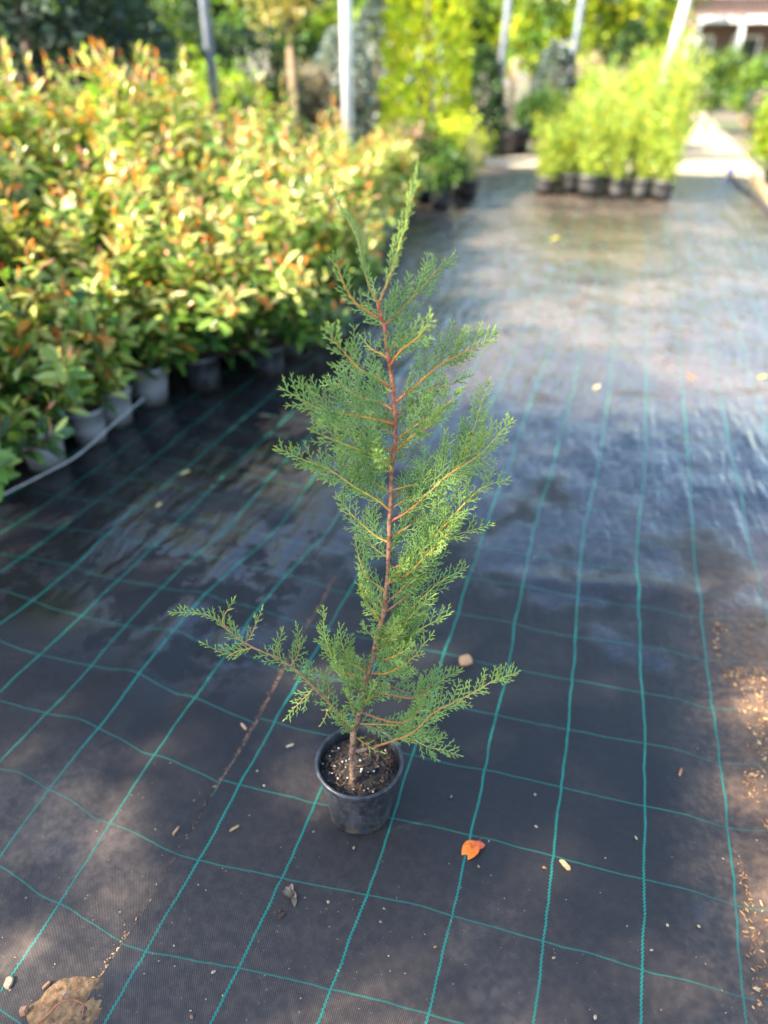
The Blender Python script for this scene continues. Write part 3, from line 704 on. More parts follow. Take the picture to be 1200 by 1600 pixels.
# ------------------------------------------------------------------ generic plants for the background
def crown(mb, c, r, n, leaf, pal, clumps=30, spread=.28, flat=1.0):
    cl = []
    for i in range(clumps):
        d = rv(); k = random.uniform(.45, 1) ** .6; cl.append((Vector((c[0] + d.x * r[0] * k, c[1] + d.y * r[1] * k, c[2] + d.z * r[2] * k)), random.uniform(.75, 1.25), random.choice(pal)))
    mr = sum(r) / 3
    for i in range(n):
        q, kb, pc = random.choice(cl); g_ = Vector((random.gauss(0, 1), random.gauss(0, 1), random.gauss(0, .8))) * mr * spread
        d = rv(); s_ = d.orthogonal().normalized(); s_ = Matrix.Rotation(random.uniform(0, 6.28), 3, d) @ s_
        L = leaf * random.uniform(.6, 1.3); mb.rhomb(q + g_, d, s_, L, L * .7 * flat, jit(tuple(x * kb for x in pc), .25, .12))
def cone_foliage(mb, h, r, n, leaf, pal, z0=.15, pw=.8, ragged=.25, columnar=False):
    for i in range(n):
        t = random.random() ** 1.35; z = z0 + (h - z0) * t
        rr = r * ((1 - t) ** pw if not columnar else (min(1, t * 6 + .5) * (1 - t ** 5)))
        a = random.uniform(0, 6.28); bump = 1 + ragged * noise.noise(Vector((math.cos(a) * 2.2, math.sin(a) * 2.2, z * 4)))
        rr *= bump * (1 - .45 * random.random() ** 2); o = Vector((math.cos(a), math.sin(a), 0))
        d = (o + UPZ * (random.uniform(-.3, .5) if not columnar else random.uniform(.2, 1.3)) + rv() * .5).normalized(); s_ = d.cross(UPZ)
        s_ = (s_.normalized() if s_.length > .01 else Vector((1, 0, 0))); s_ = Matrix.Rotation(random.uniform(-1.2, 1.2), 3, d) @ s_
        L = leaf * random.uniform(.6, 1.3); mb.rhomb(o * rr + UPZ * z, d, s_, L, L * .6, jit(random.choice(pal), .3, .12))
def tree(name, loc, label, h, cr_, pal, n=3500, leaf=.16, trunk_r=.08, th=None, lobes=5, group=None, cat='tree', barkc=(.16, .12, .09)):
    root = empty(name, loc, random.uniform(0, 6.28), label, cat, group); th = th or h * .4
    st = MB(); topc = Vector((random.uniform(-.2, .2), random.uniform(-.2, .2), h * .8))
    st.tube(smoothpath([Vector((0, 0, -.08)), Vector((.03, 0, th * .5)), Vector((0, .04, th)), topc], 14), [trunk_r * (1 - .8 * i / 14) for i in range(14)], 8, barkc)
    fo = MB(); cs = []
    for i in range(lobes):
        a = 2 * math.pi * i / lobes + random.uniform(-.4, .4); k = random.uniform(.25, .6); z = random.uniform(th + (h - th) * .22, h - cr_ * .35)
        c = Vector((math.cos(a) * cr_ * k, math.sin(a) * cr_ * k, z)); cs.append(c)
        st.tube(smoothpath([Vector((0, 0, th * random.uniform(.8, 1))), Vector((c.x * .4, c.y * .4, (th + z) * .5)), c], 8), [trunk_r * .45 * (1 - .8 * i2 / 8) for i2 in range(8)], 6, barkc)
    cs.append(Vector((0, 0, h - cr_ * .5)))
    for c in cs: crown(fo, c, (cr_ * .62, cr_ * .62, min(cr_, h * .3) * .62), n // len(cs), leaf, pal, 16)
    st.build('trunk', M['bark'], root); fo.build('crown', M['leaf'], root); return root
def conifer(name, loc, label, h, r, pal, n=3000, leaf=.14, columnar=False, group=None, cat='conifer', pw=.8, z0=.12, pot=True):
    root = empty(name, loc, random.uniform(0, 6.28), label, cat, group)
    st = MB(); st.tube([Vector((0, 0, -.06)), Vector((0, 0, h * .5)), Vector((0, 0, h * .93))], [.03 * h, .018 * h, .004], 7, (.14, .1, .07)); st.build('trunk', M['bark'], root)
    fo = MB(); cone_foliage(fo, h, r, n, leaf, pal, z0, pw, .3, columnar); fo.build('crown', M['conifer'], root)
    return root
def bush(name, loc, label, r, h, pal, n=1500, leaf=.07, group=None, pot=None, cat='shrub', mat='leaf', z0=.22):
    root = empty(name, loc, random.uniform(0, 6.28), label, cat, group)
    if pot:
        pm = MB(); plain_pot(pm, .14, .24); pm.build('pot', M[pot], root)
    st = MB()
    for k in range(5):
        a = 6.28 * k / 5; st.tube([Vector((0, 0, -.05 if not pot else .18)), Vector((math.cos(a) * r * .25, math.sin(a) * r * .25, z0 + h * .3)), Vector((math.cos(a) * r * .5, math.sin(a) * r * .5, z0 + h * .7))], [.012, .008, .003], 5, (.13, .09, .06))
    st.build('stem', M['bark'], root)
    fo = MB(); crown(fo, (0, 0, z0 + h * .5), (r * .8, r * .8, h * .42), n, leaf, pal, 40, .24); fo.build('foliage', M[mat], root); return root

G_dark = [(.035, .07, .038), (.05, .095, .05), (.03, .055, .04)]
G_blue = [(.05, .085, .075), (.07, .11, .10), (.035, .06, .055)]
G_green = [(.06, .13, .025), (.10, .19, .03), (.04, .09, .02)]
G_lime = [(.20, .30, .03), (.28, .36, .035), (.13, .24, .025)]
G_gold = [(.42, .52, .02), (.52, .58, .03), (.30, .44, .02), (.46, .46, .03)]
G_silver = [(.22, .27, .26), (.30, .34, .32), (.15, .19, .19)]
G_pale = [(.42, .42, .18), (.34, .36, .14), (.5, .46, .24)]
G_pink = [(.40, .26, .18), (.3, .22, .12), (.22, .25, .08)]
random.seed(21)

# bamboo block at the end of the fabric
def bamboo_proto(seed, h):
    random.seed(seed); root = empty('potted_bamboo', (0, 0, 0))
    pm = MB(); plain_pot(pm, .135, .25, .85); pm.build('pot', M['pot_pale'], root)
    sm = MB(); sm.lathe([(0, .232), (.06, .234), (.121, .226)], 18); sm.build('soil', M['soil'], root)
    st = MB(); fo = MB()
    for k in range(9):
        a = random.uniform(0, 6.28); r0 = random.uniform(.01, .09); hk = h * random.uniform(.5, 1.15); l_ = random.uniform(.0, .17)
        base = Vector((math.cos(a) * r0, math.sin(a) * r0, .22)); P = smoothpath([base, base + Vector((math.cos(a) * l_ * .3, math.sin(a) * l_ * .3, (hk - .22) * .5)), Vector((base.x + math.cos(a) * l_, base.y + math.sin(a) * l_, hk))], 18)
        st.tube(P, [.006 * (1 - .7 * i / 18) for i in range(18)], 5, (.30, .32, .06))
        for i in range(int(70 * hk)):
            t = random.uniform(.0, 1); j = min(16, int(t * 17)); q = P[j].lerp(P[j + 1], t * 17 - j); o = Vector((random.uniform(-1, 1), random.uniform(-1, 1), random.uniform(-.25, .9))).normalized()
            L = random.uniform(.06, .12); q2 = q + o * random.uniform(.0, .075); c = jit(random.choice([(.30, .40, .035), (.40, .45, .045), (.20, .33, .035), (.46, .44, .06), (.12, .24, .03), (.34, .42, .10)]), .2, .1)
            fo.leaf(q2, (o + UPZ * .5).normalized(), rv(), L, L * .2, c, .3, .2, seg=2)
    st.build('stem', M['bark'], root); fo.build('foliage', M['leaf'], root); return root
bp = [bamboo_proto(300 + i, hh) for i, hh in enumerate([.88, 1.05, 1.22, 1.42, 1.58])]; bused = set()
random.seed(33)
BX0, BX1 = -1.05, .47
for j in range(4):
    for i in range(6):
        x = BX0 + (BX1 - BX0) * i / 5 + random.uniform(-.06, .06); y_ = 10.72 + j * .46 + random.uniform(-.08, .08)
        kk = min(4, max(0, int(round(i * .62 + j * .45 + random.uniform(-.6, .4))))); o = bp[kk] if kk not in bused else copy_tree(bp[kk]); bused.add(kk)
        y_ += random.uniform(-.1, .1); o.location = (x, y_, gz(x, y_) + .004); o.rotation_euler = (R(random.uniform(-5, 5)), R(random.uniform(-5, 5)), random.uniform(0, 6.28)); o.scale = (random.uniform(.85, 1.12),) * 3
        if j == 0 and i == 0: lb = 'short yellow green bamboo at the front left corner of the potted block'
        elif j == 0 and i == 5: lb = 'tall yellow green bamboo at the front right corner of the potted block'
        elif j == 0: lb = 'yellow green bamboo between the corners of the front row, pale pot showing'
        else: lb = 'yellow green bamboo behind the front row of the potted block'
        tag(o, lb, 'bamboo', 'potted bamboos at the end of the fabric')
# blue-grey grass clump inside the block
def grass(name, loc, label, h, n, col, spread=.25, pot='pot_pale', L=.5):
    root = empty(name, loc, 0, label, 'grass'); pm = MB(); plain_pot(pm, .12, .22); pm.build('pot', M[pot], root); fo = MB()
    for i in range(n):
        a = random.uniform(0, 6.28); o = Vector((math.cos(a), math.sin(a), 0)); hh = h * random.uniform(.6, 1)
        fo.leaf(Vector((0, 0, .17)) + o * random.uniform(0, .05), (UPZ + o * random.uniform(.05, .5)).normalized(), o, hh, .012, jit(random.choice(col), .2), random.uniform(.1, .4), .2, seg=5)
    fo.build('foliage', M['leaf'], root); return root
q = Vector((-.62, 11.75, 0)); grass('potted_grass', (q.x, q.y, gz(q.x, q.y)), 'tall silvery blue grass rising among the yellow bamboo', 1.05, 260, [(.34, .42, .36), (.42, .48, .42)])

# along the left, past the photinia bed
def gnd(u, v, z=0): return on_ground(u, v, z)
def fz(p): return Vector((p.x, p.y, gz(p.x, p.y) if p.y < 13.4 and -5.2 < p.x < 1.8 else -.06))
random.seed(40)
o = grass('potted_grass', fz(Vector((-1.98, 10.1, 0))), 'low pale cream tuft of grass past the end of the photinia bed', .58, 620, [(.5, .5, .2), (.6, .56, .28), (.4, .44, .16)], pot='pot_brown')
bush('potted_shrub', fz(at_dist(728, 10.6)), 'golden ball shaped shrub glowing beside the pole', .40, .74, G_gold, 2600, .05, pot='pot_black', mat='conifer')
bush('potted_shrub', fz(at_dist(672, 9.9)), 'mid green rounded shrub left of the golden ball shrub', .38, .68, G_lime + G_green, 2200, .06, pot='pot_black')
bush('potted_shrub', fz(at_dist(700, 9.4)), 'dark green low shrub below the golden ball shrub', .30, .42, G_green, 1800, .06, pot='pot_black')
bush('potted_shrub', fz(at_dist(640, 9.6)), 'pink flushed shrub at the far end of the photinia bed', .40, .72, G_pink + G_green, 2000, .06, pot='pot_black')
conifer('columnar_conifer', fz(at_dist(668, 11.2)), 'tall golden yellow columnar conifer behind the round shrubs', 3.4, .56, G_gold, 7000, .10, columnar=True)
conifer('dark_conifer', fz(at_dist(757, 15.5)), 'narrow dark green conifer between golden column and pole', 1.75, .5, G_dark + G_green, 3000, .12, pw=.5)
conifer('silver_spruce', fz(at_dist(590, 13.5)), 'silvery blue spruce left of the golden column', 2.3, .95, G_silver + G_blue, 4500, .11, pw=.6)
conifer('silver_spruce', fz(at_dist(530, 14.5)), 'pale silver spruce behind the white pole', 2.0, .8, G_silver, 3200, .11, pw=.6)
conifer('dark_conifer', fz(at_dist(45, 8.2)), 'large dark blue green conifer at the upper left behind the photinias', 3.2, 1.45, G_blue + G_dark + G_dark, 15000, .12, pw=.45)
conifer('dark_conifer', fz(at_dist(150, 9.6)), 'dark conifer right of the large blue green one at the upper left', 3.0, 1.0, G_dark + G_blue, 5500, .12, pw=.5)
conifer('green_conifer', fz(at_dist(222, 12.5)), 'yellow green feathery conifer behind the bed, left of the first pole', 3.2, 1.0, G_lime + G_green, 5500, .12, pw=.5)
conifer('dark_conifer', fz(at_dist(272, 15)), 'dark green conifer just left of the leftmost pole', 3.6, .8, G_dark, 3500, .13, pw=.4)
bush('dense_shrub', fz(at_dist(375, 13)), 'broad dark green shrub between the leftmost pole and the wooden stake', 1.0, 2.0, G_dark + G_green, 4200, .10)
bush('bare_shrub', fz(at_dist(480, 14)), 'brownish grey twiggy shrub right of the wooden stake', .8, 1.3, [(.16, .13, .09), (.2, .17, .11), (.12, .11, .07)], 2600, .09)
bush('dense_shrub', fz(at_dist(620, 17)), 'blue green shrub seen behind the silver spruce', .8, 1.5, G_blue, 2200, .1)
bush('dense_shrub', fz(at_dist(330, 11)), 'lime green shrub behind the tallest photinias', .6, 1.45, G_lime, 2400, .09)
tree('staked_tree', fz(at_dist(456, 10.8)), 'young ochre leaved tree tied to a wooden stake behind the bed', 3.4, .75, [(.34, .28, .07), (.25, .25, .06)], 1600, .09, .022, 1.75, 4)
def post(name, u, dist, h, r, mat, label, lean=0, cat='pole', band=None, square=False):
    loc = at_dist(u, dist); loc = fz(loc); root = empty(name, loc, 0, label, cat); root.rotation_euler = (0, lean, YAW)
    b_ = MB()
    if square: b_.box((-r, -r, -.05), (r, r, h))
    else: b_.lathe([(0, -.05), (r, -.05), (r, h - .005), (r - .005, h), (0, h)], 20)
    b_.build('shaft', M[mat], root, smooth=not square)
    c_ = MB(); c_.lathe([(0, .0), (r * 1.9, 0), (r * 1.9, .012), (r * 1.25, .02), (r * 1.02, .07)], 16); c_.build('foot', M['steel'], root)
    if band:
        d_ = MB(); d_.lathe([(r + .001, band - .05), (r + .004, band - .05), (r + .004, band + .05), (r + .001, band + .05)], 16); d_.build('band', M['blue'], root)
    return root
post('steel_pole', 328, 10.2, 4, .055, 'steel', 'leftmost pole, bluish grey steel, behind the photinia bed')
post('steel_pole', 542, 9.6, 4, .065, 'steel_white', 'white pole rising behind the middle of the photinia bed')
post('wooden_stake', 452, 10.6, 1.66, .035, 'wood', 'pale wooden stake holding the young ochre tree', cat='stake', square=True)
post('steel_pole', 781, 15.8, 4, .062, 'steel', 'bluish steel pole with a blue band beside the far end of the walkway', R(2), band=1.2)
post('wooden_stake', 806, 15.6, 1.55, .05, 'wood', 'pale wooden stake standing in a brown tub right of the banded pole', cat='stake', square=True)
post('steel_pole', 1030, 11.9, 4, .065, 'steel_white', 'white leaning pole rising out of the bamboo block', R(6))
post('steel_pole', 893, 21, 4, .075, 'steel', 'grey pole behind the left half of the bamboo block', R(2))
for u, d_, lb in ((800, 15.4, 'brown tub at the foot of the wooden stake'), (822, 16.1, 'brown tub right of the staked tub')):
    root = empty('plant_tub', fz(at_dist(u, d_)), 0, lb, 'tub', 'brown tubs beyond the gravel'); pm = MB(); plain_pot(pm, .24, .42, .85); pm.build('tub', M['pot_brown'], root); pm = MB(); pm.lathe([(0, .36), (.21, .35)], 16); pm.build('soil', M['soil'], root)
random.seed(52)
conifer('blue_conifer', fz(at_dist(872, 19)), 'grey blue conifer in front of the grey pole', 1.9, .6, G_blue + G_silver, 3200, .13, pw=.5)
bush('dense_shrub', fz(at_dist(945, 18)), 'yellow olive rounded shrub behind the bamboo', .5, 1.3, G_gold + G_lime, 2000, .09)
bush('dense_shrub', fz(at_dist(915, 20)), 'pinkish cream shrub behind the bamboo', .7, 1.4, G_pink + G_pale, 2000, .1)
bush('dense_shrub', fz(at_dist(925, 15.8)), 'deep green low shrub between gravel and bamboo', .55, .8, G_green + G_dark, 2000, .08)
bush('dense_shrub', fz(at_dist(1000, 17)), 'pale cream leaved shrub behind the white leaning pole', .8, 1.3, G_pale, 2400, .1)
bush('dense_shrub', fz(at_dist(1075, 15.8)), 'olive and cream shrub at the left edge of the gravel path', .42, 1.3, G_pale + G_green, 2200, .08)
bush('dense_shrub', fz(at_dist(850, 16.8)), 'small green shrub beside the brown tubs', .5, .9, G_green, 1600, .09)
conifer('dark_conifer', fz(at_dist(985, 24)), 'dark conifer far behind the bamboo block', 2.4, 1.0, G_dark + G_green, 3000, .16)
tree('round_tree', fz(at_dist(1128, 22)), 'round crowned green tree at the far end of the gravel path', 1.72, .62, G_green + G_lime, 2800, .10, .05, .55, 5)
tree('round_tree', fz(at_dist(1195, 20)), 'lime green round crowned tree at the right picture edge', 1.7, .6, G_lime + G_green, 2800, .10, .05, .55, 5)
random.seed(53)
bush('dense_shrub', fz(Vector((2.10, 13.0, 0))), 'bright lime shrub beside the right edge of the walkway', .52, 1.2, G_lime + G_gold, 3000, .07, pot='pot_black')
bush('dense_shrub', fz(Vector((2.42, 14.9, 0))), 'lime shrub behind the nearest one on the right edge', .45, 1.15, G_lime + G_green, 2600, .07, pot='pot_black')
bush('dense_shrub', fz(Vector((2.75, 16.6, 0))), 'dark pink flushed shrub beside the gravel path', .5, 1.2, G_green + G_pink, 2200, .08)
bush('dense_shrub', fz(Vector((2.6, 18.6, 0))), 'grey green shrub farther along the gravel path', .55, 1.0, G_blue + G_pink, 2000, .08)
# trees far off, lighter greens mixed in to stand for haze and glare
FAR = [(-260, 26, 4.6, 2.0, 0), (-90, 24, 4.4, 2.0, 1), (60, 22, 4.2, 2.0, 0), (190, 26, 4.8, 2.2, 2), (330, 24, 4.4, 2.0, 0), (430, 28, 4.6, 2.3, 1), (520, 25, 4.0, 1.7, 0), (640, 27, 4.4, 1.9, 1), (740, 30, 3.6, 1.5, 1), (838, 27, 4.4, 1.6, 2), (950, 30, 4.8, 2.0, 2), (980, 34, 5.2, 2.3, 2), (1070, 42, 4.4, 1.8, 1), (1345, 30, 4.5, 1.9, 1), (1400, 32, 5, 2.2, 0)]
fl = ['dark green tree in the far row at the back of the nursery', 'mid green tree in the far row at the back of the nursery', 'bright lime green tree in the far row at the back of the nursery']
for u, d_, h_, r_, k in FAR: tree('broadleaf_tree', fz(at_dist(u, d_)), fl[k], h_, r_, [G_dark + G_green + G_lime, G_green + G_lime, G_lime + G_gold + G_green][k], 3000, .26, .14, h_ * .22, 6, 'trees in the far row')

# house at the upper right
mt, t, b = newmat('brick_wall'); N = NT(t); tc = N.n('ShaderNodeTexCoord').outputs['Object']
bt = N.n('ShaderNodeTexBrick'); bt.inputs['Color1'].default_value = (.20, .12, .10, 1); bt.inputs['Color2'].default_value = (.15, .09, .075, 1); bt.inputs['Mortar'].default_value = (.2, .17, .15, 1); bt.inputs['Scale'].default_value = 4
mp = N.n('ShaderNodeMapping'); mp.inputs['Rotation'].default_value = (R(90), 0, 0); N.l(tc, mp.inputs[0]); N.l(mp.outputs[0], bt.inputs['Vector']); N.l(bt.outputs[0], b.inputs['Base Color']); b.inputs['Roughness'].default_value = .9
M['brick'] = mt; M['roof'] = noisy_mat('roof_slate', (.13, .12, .13), (.09, .085, .095), 3, .8); M['render'] = noisy_mat('white_trim', (.78, .77, .74), (.68, .67, .65), 2, .7); M['glass'] = noisy_mat('window_glass', (.03, .035, .045), (.05, .055, .06), 1, .08)
hl = at_dist(1170, 38); hl.z = -.06
house = empty('brick_house', hl, YAW - R(18), 'red brick house with grey roof and white porch at the upper right', 'house')
w = MB(); w.box((-3.2, 0, 0), (5.5, 6, 3.6)); w.build('wall', M['brick'], house, False)
rf = MB()
for q in [(-3.6, -.4, 3.603), (5.9, -.4, 3.603), (5.9, 6.4, 3.603), (-3.6, 6.4, 3.603), (-1.5, 3, 6.0), (3.8, 3, 6.0)]: rf.vert(q)
rf.f += [(0, 1, 5, 4), (1, 2, 5), (2, 3, 4, 5), (3, 0, 4), (3, 2, 1, 0)]; rf.build('roof', M['roof'], house, False)
pr = MB(); pr.box((-2.4, -1.7, 2.75), (1.2, -.003, 2.95)); pr.box((-2.3, -1.6, 0), (-2.1, -1.4, 2.747)); pr.box((-.7, -1.6, 0), (-.5, -1.4, 2.747)); pr.box((.9, -1.6, 0), (1.1, -1.4, 2.747)); pr.build('porch', M['render'], house, False)
for x in (-2.0, -.2, 2.2):
    fr = MB(); fr.box((x - .55, -.03, 1.0), (x + .55, -.002, 2.35)); f_ = fr.build('window', M['render'], house, False); gl = MB(); gl.box((x - .45, -.05, 1.1), (x + .45, -.033, 2.25)); gl.build('pane', M['glass'], f_, False)
gb = MB(); gb.box((1.6, -.04, 2.9), (4.2, -.003, 3.55)); gb.build('gable_board', M['render'], house, False)

# ------------------------------------------------------------------ trees behind and left of the viewer whose shade falls on the walkway
random.seed(64)
CAST = 1.28 * Vector((math.cos(SUN_AZ), math.sin(SUN_AZ), 0))
SHADE = [((-1.3, 1.0), 7.4, 'leftmost of the tall trees outside the view whose shade dapples the walkway'), ((.1, 1.0), 7.6, 'tall tree outside the view whose shade falls round the potted sapling'),
         ((1.3, 1.3), 7.2, 'tall tree outside the view shading the right edge of the walkway'), ((.5, 2.7), 7.8, 'tall tree outside the view shading the middle of the walkway'), ((-.8, 2.4), 7.0, 'tall tree outside the view shading the wet patch by the bed')]
clumps_of = [[] for _ in SHADE]
gx = -2.0
while gx < 2.1:
    gy = -.1
    while gy < 3.5:
        x, y = gx + random.uniform(-.09, .09), gy + random.uniform(-.09, .09)
        p_open = .10 + (.52 if y < .66 else 0) + (.30 if .15 < x < 1.05 and 1.45 < y < 2.35 else 0) + (.35 if x > .75 and y > 1.0 and y < 2 else 0)
        if y > 2.6 and x < -1.0: p_open = 1
        if random.random() > p_open:
            k = min(range(len(SHADE)), key=lambda q: (SHADE[q][0][0] - x) ** 2 + (SHADE[q][0][1] - y) ** 2); clumps_of[k].append((x, y, SHADE[k][1] + random.uniform(-.9, .9)))
        gy += .34
    gx += .30
for k, ((x, y), z, lb) in enumerate(SHADE):
    b0 = Vector((x, y, 0)) - CAST * z; b0.z = -.06
    root = empty('shade_tree', b0, 0, lb, 'tree', 'trees shading the walkway')
    st = MB(); st.tube(smoothpath([Vector((0, 0, 0)), Vector((.06, .03, z * .5)), Vector((0, .05, z))], 12), [.11 * (1 - .75 * i / 12) for i in range(12)], 8, (.16, .12, .09))
    fo = MB()
    for tx, ty, cz in clumps_of[k]:
        c = Vector((tx, ty, 0)) - CAST * cz + UPZ * cz - b0
        st.tube([Vector((0, 0, z * .72)), Vector((c.x * .5, c.y * .5, z * .5 + c.z * .46)), c], [.03, .02, .008], 5, (.16, .12, .09))
        crown(fo, c, (.17, .17, .15), 80, .12, G_green, 8, .26)
    st.build('trunk', M['bark'], root); fo.build('crown', M['leaf'], root)

# ------------------------------------------------------------------ small things lying on the fabric
random.seed(71)
def flat_leaf(name, u, v, L, W, ang, col, label, tipcol=None, curl=-.25, fold=.3, lift=.004, mat='photinia_leaf', group=None):
    q = on_fabric(u, v); root = empty(name, q, 0, label, 'leaf', group); mb = MB(); d = Vector((math.cos(ang), math.sin(ang), .10))
    mb.leaf(Vector((-math.cos(ang) * L * .5, -math.sin(ang) * L * .5, lift)), d, UPZ, L, W, col, curl, fold, tipcol, seg=8)
    if mat == 'autumn_leaf':
        e0 = Vector((math.cos(ang), math.sin(ang), 0)); sd = Vector((-e0.y, e0.x, 0))
        mb.leaf(-e0 * L * .22 + sd * W * .10 + UPZ * .004, (sd * .35 - e0 * .8 + UPZ * .30), UPZ, L * .46, W * .55, (.70, .09, .02), .5, .5, (.62, .10, .03), seg=6)
        vn = MB()
        for t in (.2, .34, .48, .62, .76):
            for sg in (-1, 1):
                p0 = e0 * L * (t - .5) + UPZ * (.0052 + L * t * .1 - .30 * L * t * t); vn.tube([p0, p0 + e0 * L * .10 + sd * sg * W * .28 * math.sin(math.pi * t) + UPZ * W * .10], .00035, 3, (.55, .16, .02))
        vn.build('veins', M['bit'], root)
    mb.build('blade', M[mat], root); st = MB(); e = Vector((-math.cos(ang) * L * .5, -math.sin(ang) * L * .5, lift)); st.tube([e, e - d * L * .12 + UPZ * .002, e - d * L * .24 + UPZ * .003], [.0011, .0009, .0008], 5, tuple(x * .6 for x in col)); st.build('stalk', M['twig'], root); return root
flat_leaf('fallen_leaf', 735, 1330, .054, .040, R(244), (.72, .13, .01), 'bright orange fallen leaf lying on a green line of the fabric', (.85, .22, .01), .30, .45, mat='autumn_leaf')
flat_leaf('fallen_leaf', 290, 742, .05, .032, R(20), (.55, .5, .25), 'pale yellow fallen leaf on the dark fabric left, beside the wet patch')
flat_leaf('fallen_leaf', 249, 792, .03, .02, R(70), (.5, .4, .22), 'small tan fallen leaf on the dark fabric left, below the pale yellow one')
flat_leaf('fallen_leaf', 1078, 592, .06, .035, R(150), (.5, .2, .08), 'orange brown fallen leaf on the far right half of the walkway')
flat_leaf('fallen_leaf', 932, 608, .05, .03, R(50), (.5, .36, .2), 'tan fallen leaf on the far middle of the walkway')
flat_leaf('fallen_leaf', 1190, 592, .05, .03, R(10), (.6, .5, .06), 'yellow fallen leaf at the right picture edge')
flat_leaf('fallen_leaf', 866, 376, .10, .06, R(10), (.6, .56, .1), 'yellow fallen leaf on the walkway in front of the bamboo')
# crumpled dry leaf
q = on_fabric(458, 1401); root = empty('dry_leaf', q, 0, 'crumpled brown dry leaf left of a green line below the pot', 'leaf'); mb = MB()
for k in range(7):
    a = random.uniform(0, 6.28); mb.leaf(Vector((random.uniform(-.006, .006), random.uniform(-.006, .006), .003)), Vector((math.cos(a), math.sin(a), random.uniform(.1, .7))), (UPZ + rv() * .7).normalized(), random.uniform(.016, .026), .014, jit((.22, .155, .11), .25), random.uniform(-.3, .6), .5)
mb.build('blade', M['bit'], root)
q = on_fabric(438, 1428); root = empty('dry_leaf', q, 0, 'dark curled leaf scrap beside the crumpled brown leaf', 'leaf'); mb = MB()
for k in range(5):
    a = random.uniform(0, 6.28); mb.leaf(Vector((random.uniform(-.006, .006), random.uniform(-.008, .008), .002)), Vector((math.cos(a), math.sin(a), random.uniform(.1, .6))), (UPZ + rv() * .7).normalized(), random.uniform(.01, .02), .008, jit((.10, .06, .04), .4), .3, .5)
mb.build('blade', M['bit'], root)
def chip(name, u, v, size, col, label, cat='chip', group=None, rz=None):
    q = on_fabric(u, v); mb = MB(); Mx = Matrix.Rotation(random.uniform(0, 6.28) if rz is None else rz, 3, 'Z') @ Matrix.Rotation(random.uniform(-.2, .2), 3, 'X')
    out = [(-.5, -.38), (-.1, -.5), (.42, -.42), (.5, .1), (.36, .5), (-.28, .44), (-.52, .08)]
    for z in (0, size[2] * .8, size[2]):
        k_ = 1 if z < size[2] else .88
        for i, (x, y) in enumerate(out): mb.vert(Mx @ Vector((x * size[0] * k_ * (1 + .1 * math.sin(i * 5)), y * size[1] * k_, z)), col)
    n = len(out)
    for r_ in range(2):
        for i in range(n): mb.f.append((r_ * n + i, r_ * n + (i + 1) % n, (r_ + 1) * n + (i + 1) % n, (r_ + 1) * n + i))
    mb.f.append(tuple(2 * n + i for i in range(n))); mb.f.append(tuple(range(n))[::-1])
    o = mb.build(name, M['bit'], None, False, (q.x, q.y, q.z + .0005)); return tag(o, label, cat, group)
chip('wood_chip', 727, 1033, (.042, .040, .008), (.46, .26, .13), 'large square tan bark chip on the fabric right of the sapling', rz=.6)
chip('wood_chip', 883, 1352, (.030, .011, .006), (.55, .36, .17), 'ochre splinter below a crossing of green lines, right foreground', rz=-.7)
chip('wood_chip', 14, 1537, (.022, .016, .008), (.5, .36, .22), 'pale bark chip at the left picture edge near the clay clod')
chip('wood_chip', 38, 1583, (.013, .013, .014), (.38, .2, .12), 'reddish cube shaped clod at the lower left corner', 'clod')
chip('wood_chip', 103, 1554, (.010, .009, .010), (.30, .25, .2), 'grey brown small stone just above the clay clod', 'stone')
chip('wood_chip', 73, 1541, (.018, .005, .006), (.42, .24, .12), 'short brown stick standing left of the grey brown small stone', 'stick', rz=1.2)
chip('wood_chip', 275, 1299, (.024, .006, .004), (.45, .26, .14), 'short rust twig piece on the fabric left of the pot', 'stick', rz=1.4)
chip('wood_chip', 366, 1295, (.026, .006, .004), (.38, .26, .13), 'tan splinter between the rust twig and the pot', 'stick', rz=.9)
chip('wood_chip', 381, 1136, (.028, .007, .005), (.50, .33, .2), 'tan splinter beside the dirt seam, left of the pot', 'stick', rz=-.6)
chip('wood_chip', 453, 1166, (.022, .005, .004), (.52, .45, .3), 'pale straw bit just left of the pot', 'stick', rz=.7)
chip('wood_chip', 1063, 1207, (.026, .006, .004), (.42, .2, .1), 'rust splinter on the right side of the fabric', 'stick', rz=1.3)
# tiny crumbs
PEB = [(413, 1228), (402, 1205), (304, 1251), (96, 1324), (93, 1372), (41, 1403), (4, 1465), (68, 1484), (24, 1496), (188, 1425), (195, 1445), (302, 1409), (310, 1383), (348, 1357), (322, 1391), (360, 1455), (272, 1478), (334, 1519), (273, 1510), (352, 1413), (510, 1420), (600, 1420), (595, 1441), (610, 1435), (555, 1303), (490, 1300), (553, 1325), (548, 1485), (410, 1535), (348, 1556), (513, 1410), (640, 1393), (748, 1354), (788, 1404), (820, 1423), (862, 1438), (851, 1356), (938, 1395), (946, 1341), (1000, 1367), (1050, 1339), (1097, 1366), (1092, 1448), (1165, 1418), (1130, 1342), (1000, 1242), (994, 1310), (942, 1244), (838, 1292), (783, 1566), (1128, 1548), (1101, 1547), (1033, 1578), (871, 1540), (865, 1497), (1130, 1487), (1043, 1446), (900, 1350), (836, 1242), (950, 1468), (1018, 1485), (986, 1485), (767, 1368), (636, 1260), (700, 1182), (714, 1240), (705, 1245), (1060, 1130), (1090, 1170), (1170, 1330), (470, 1560), (230, 1568), (300, 1590), (570, 1590), (930, 1590), (980, 1560), (680, 1480), (740, 1530)]
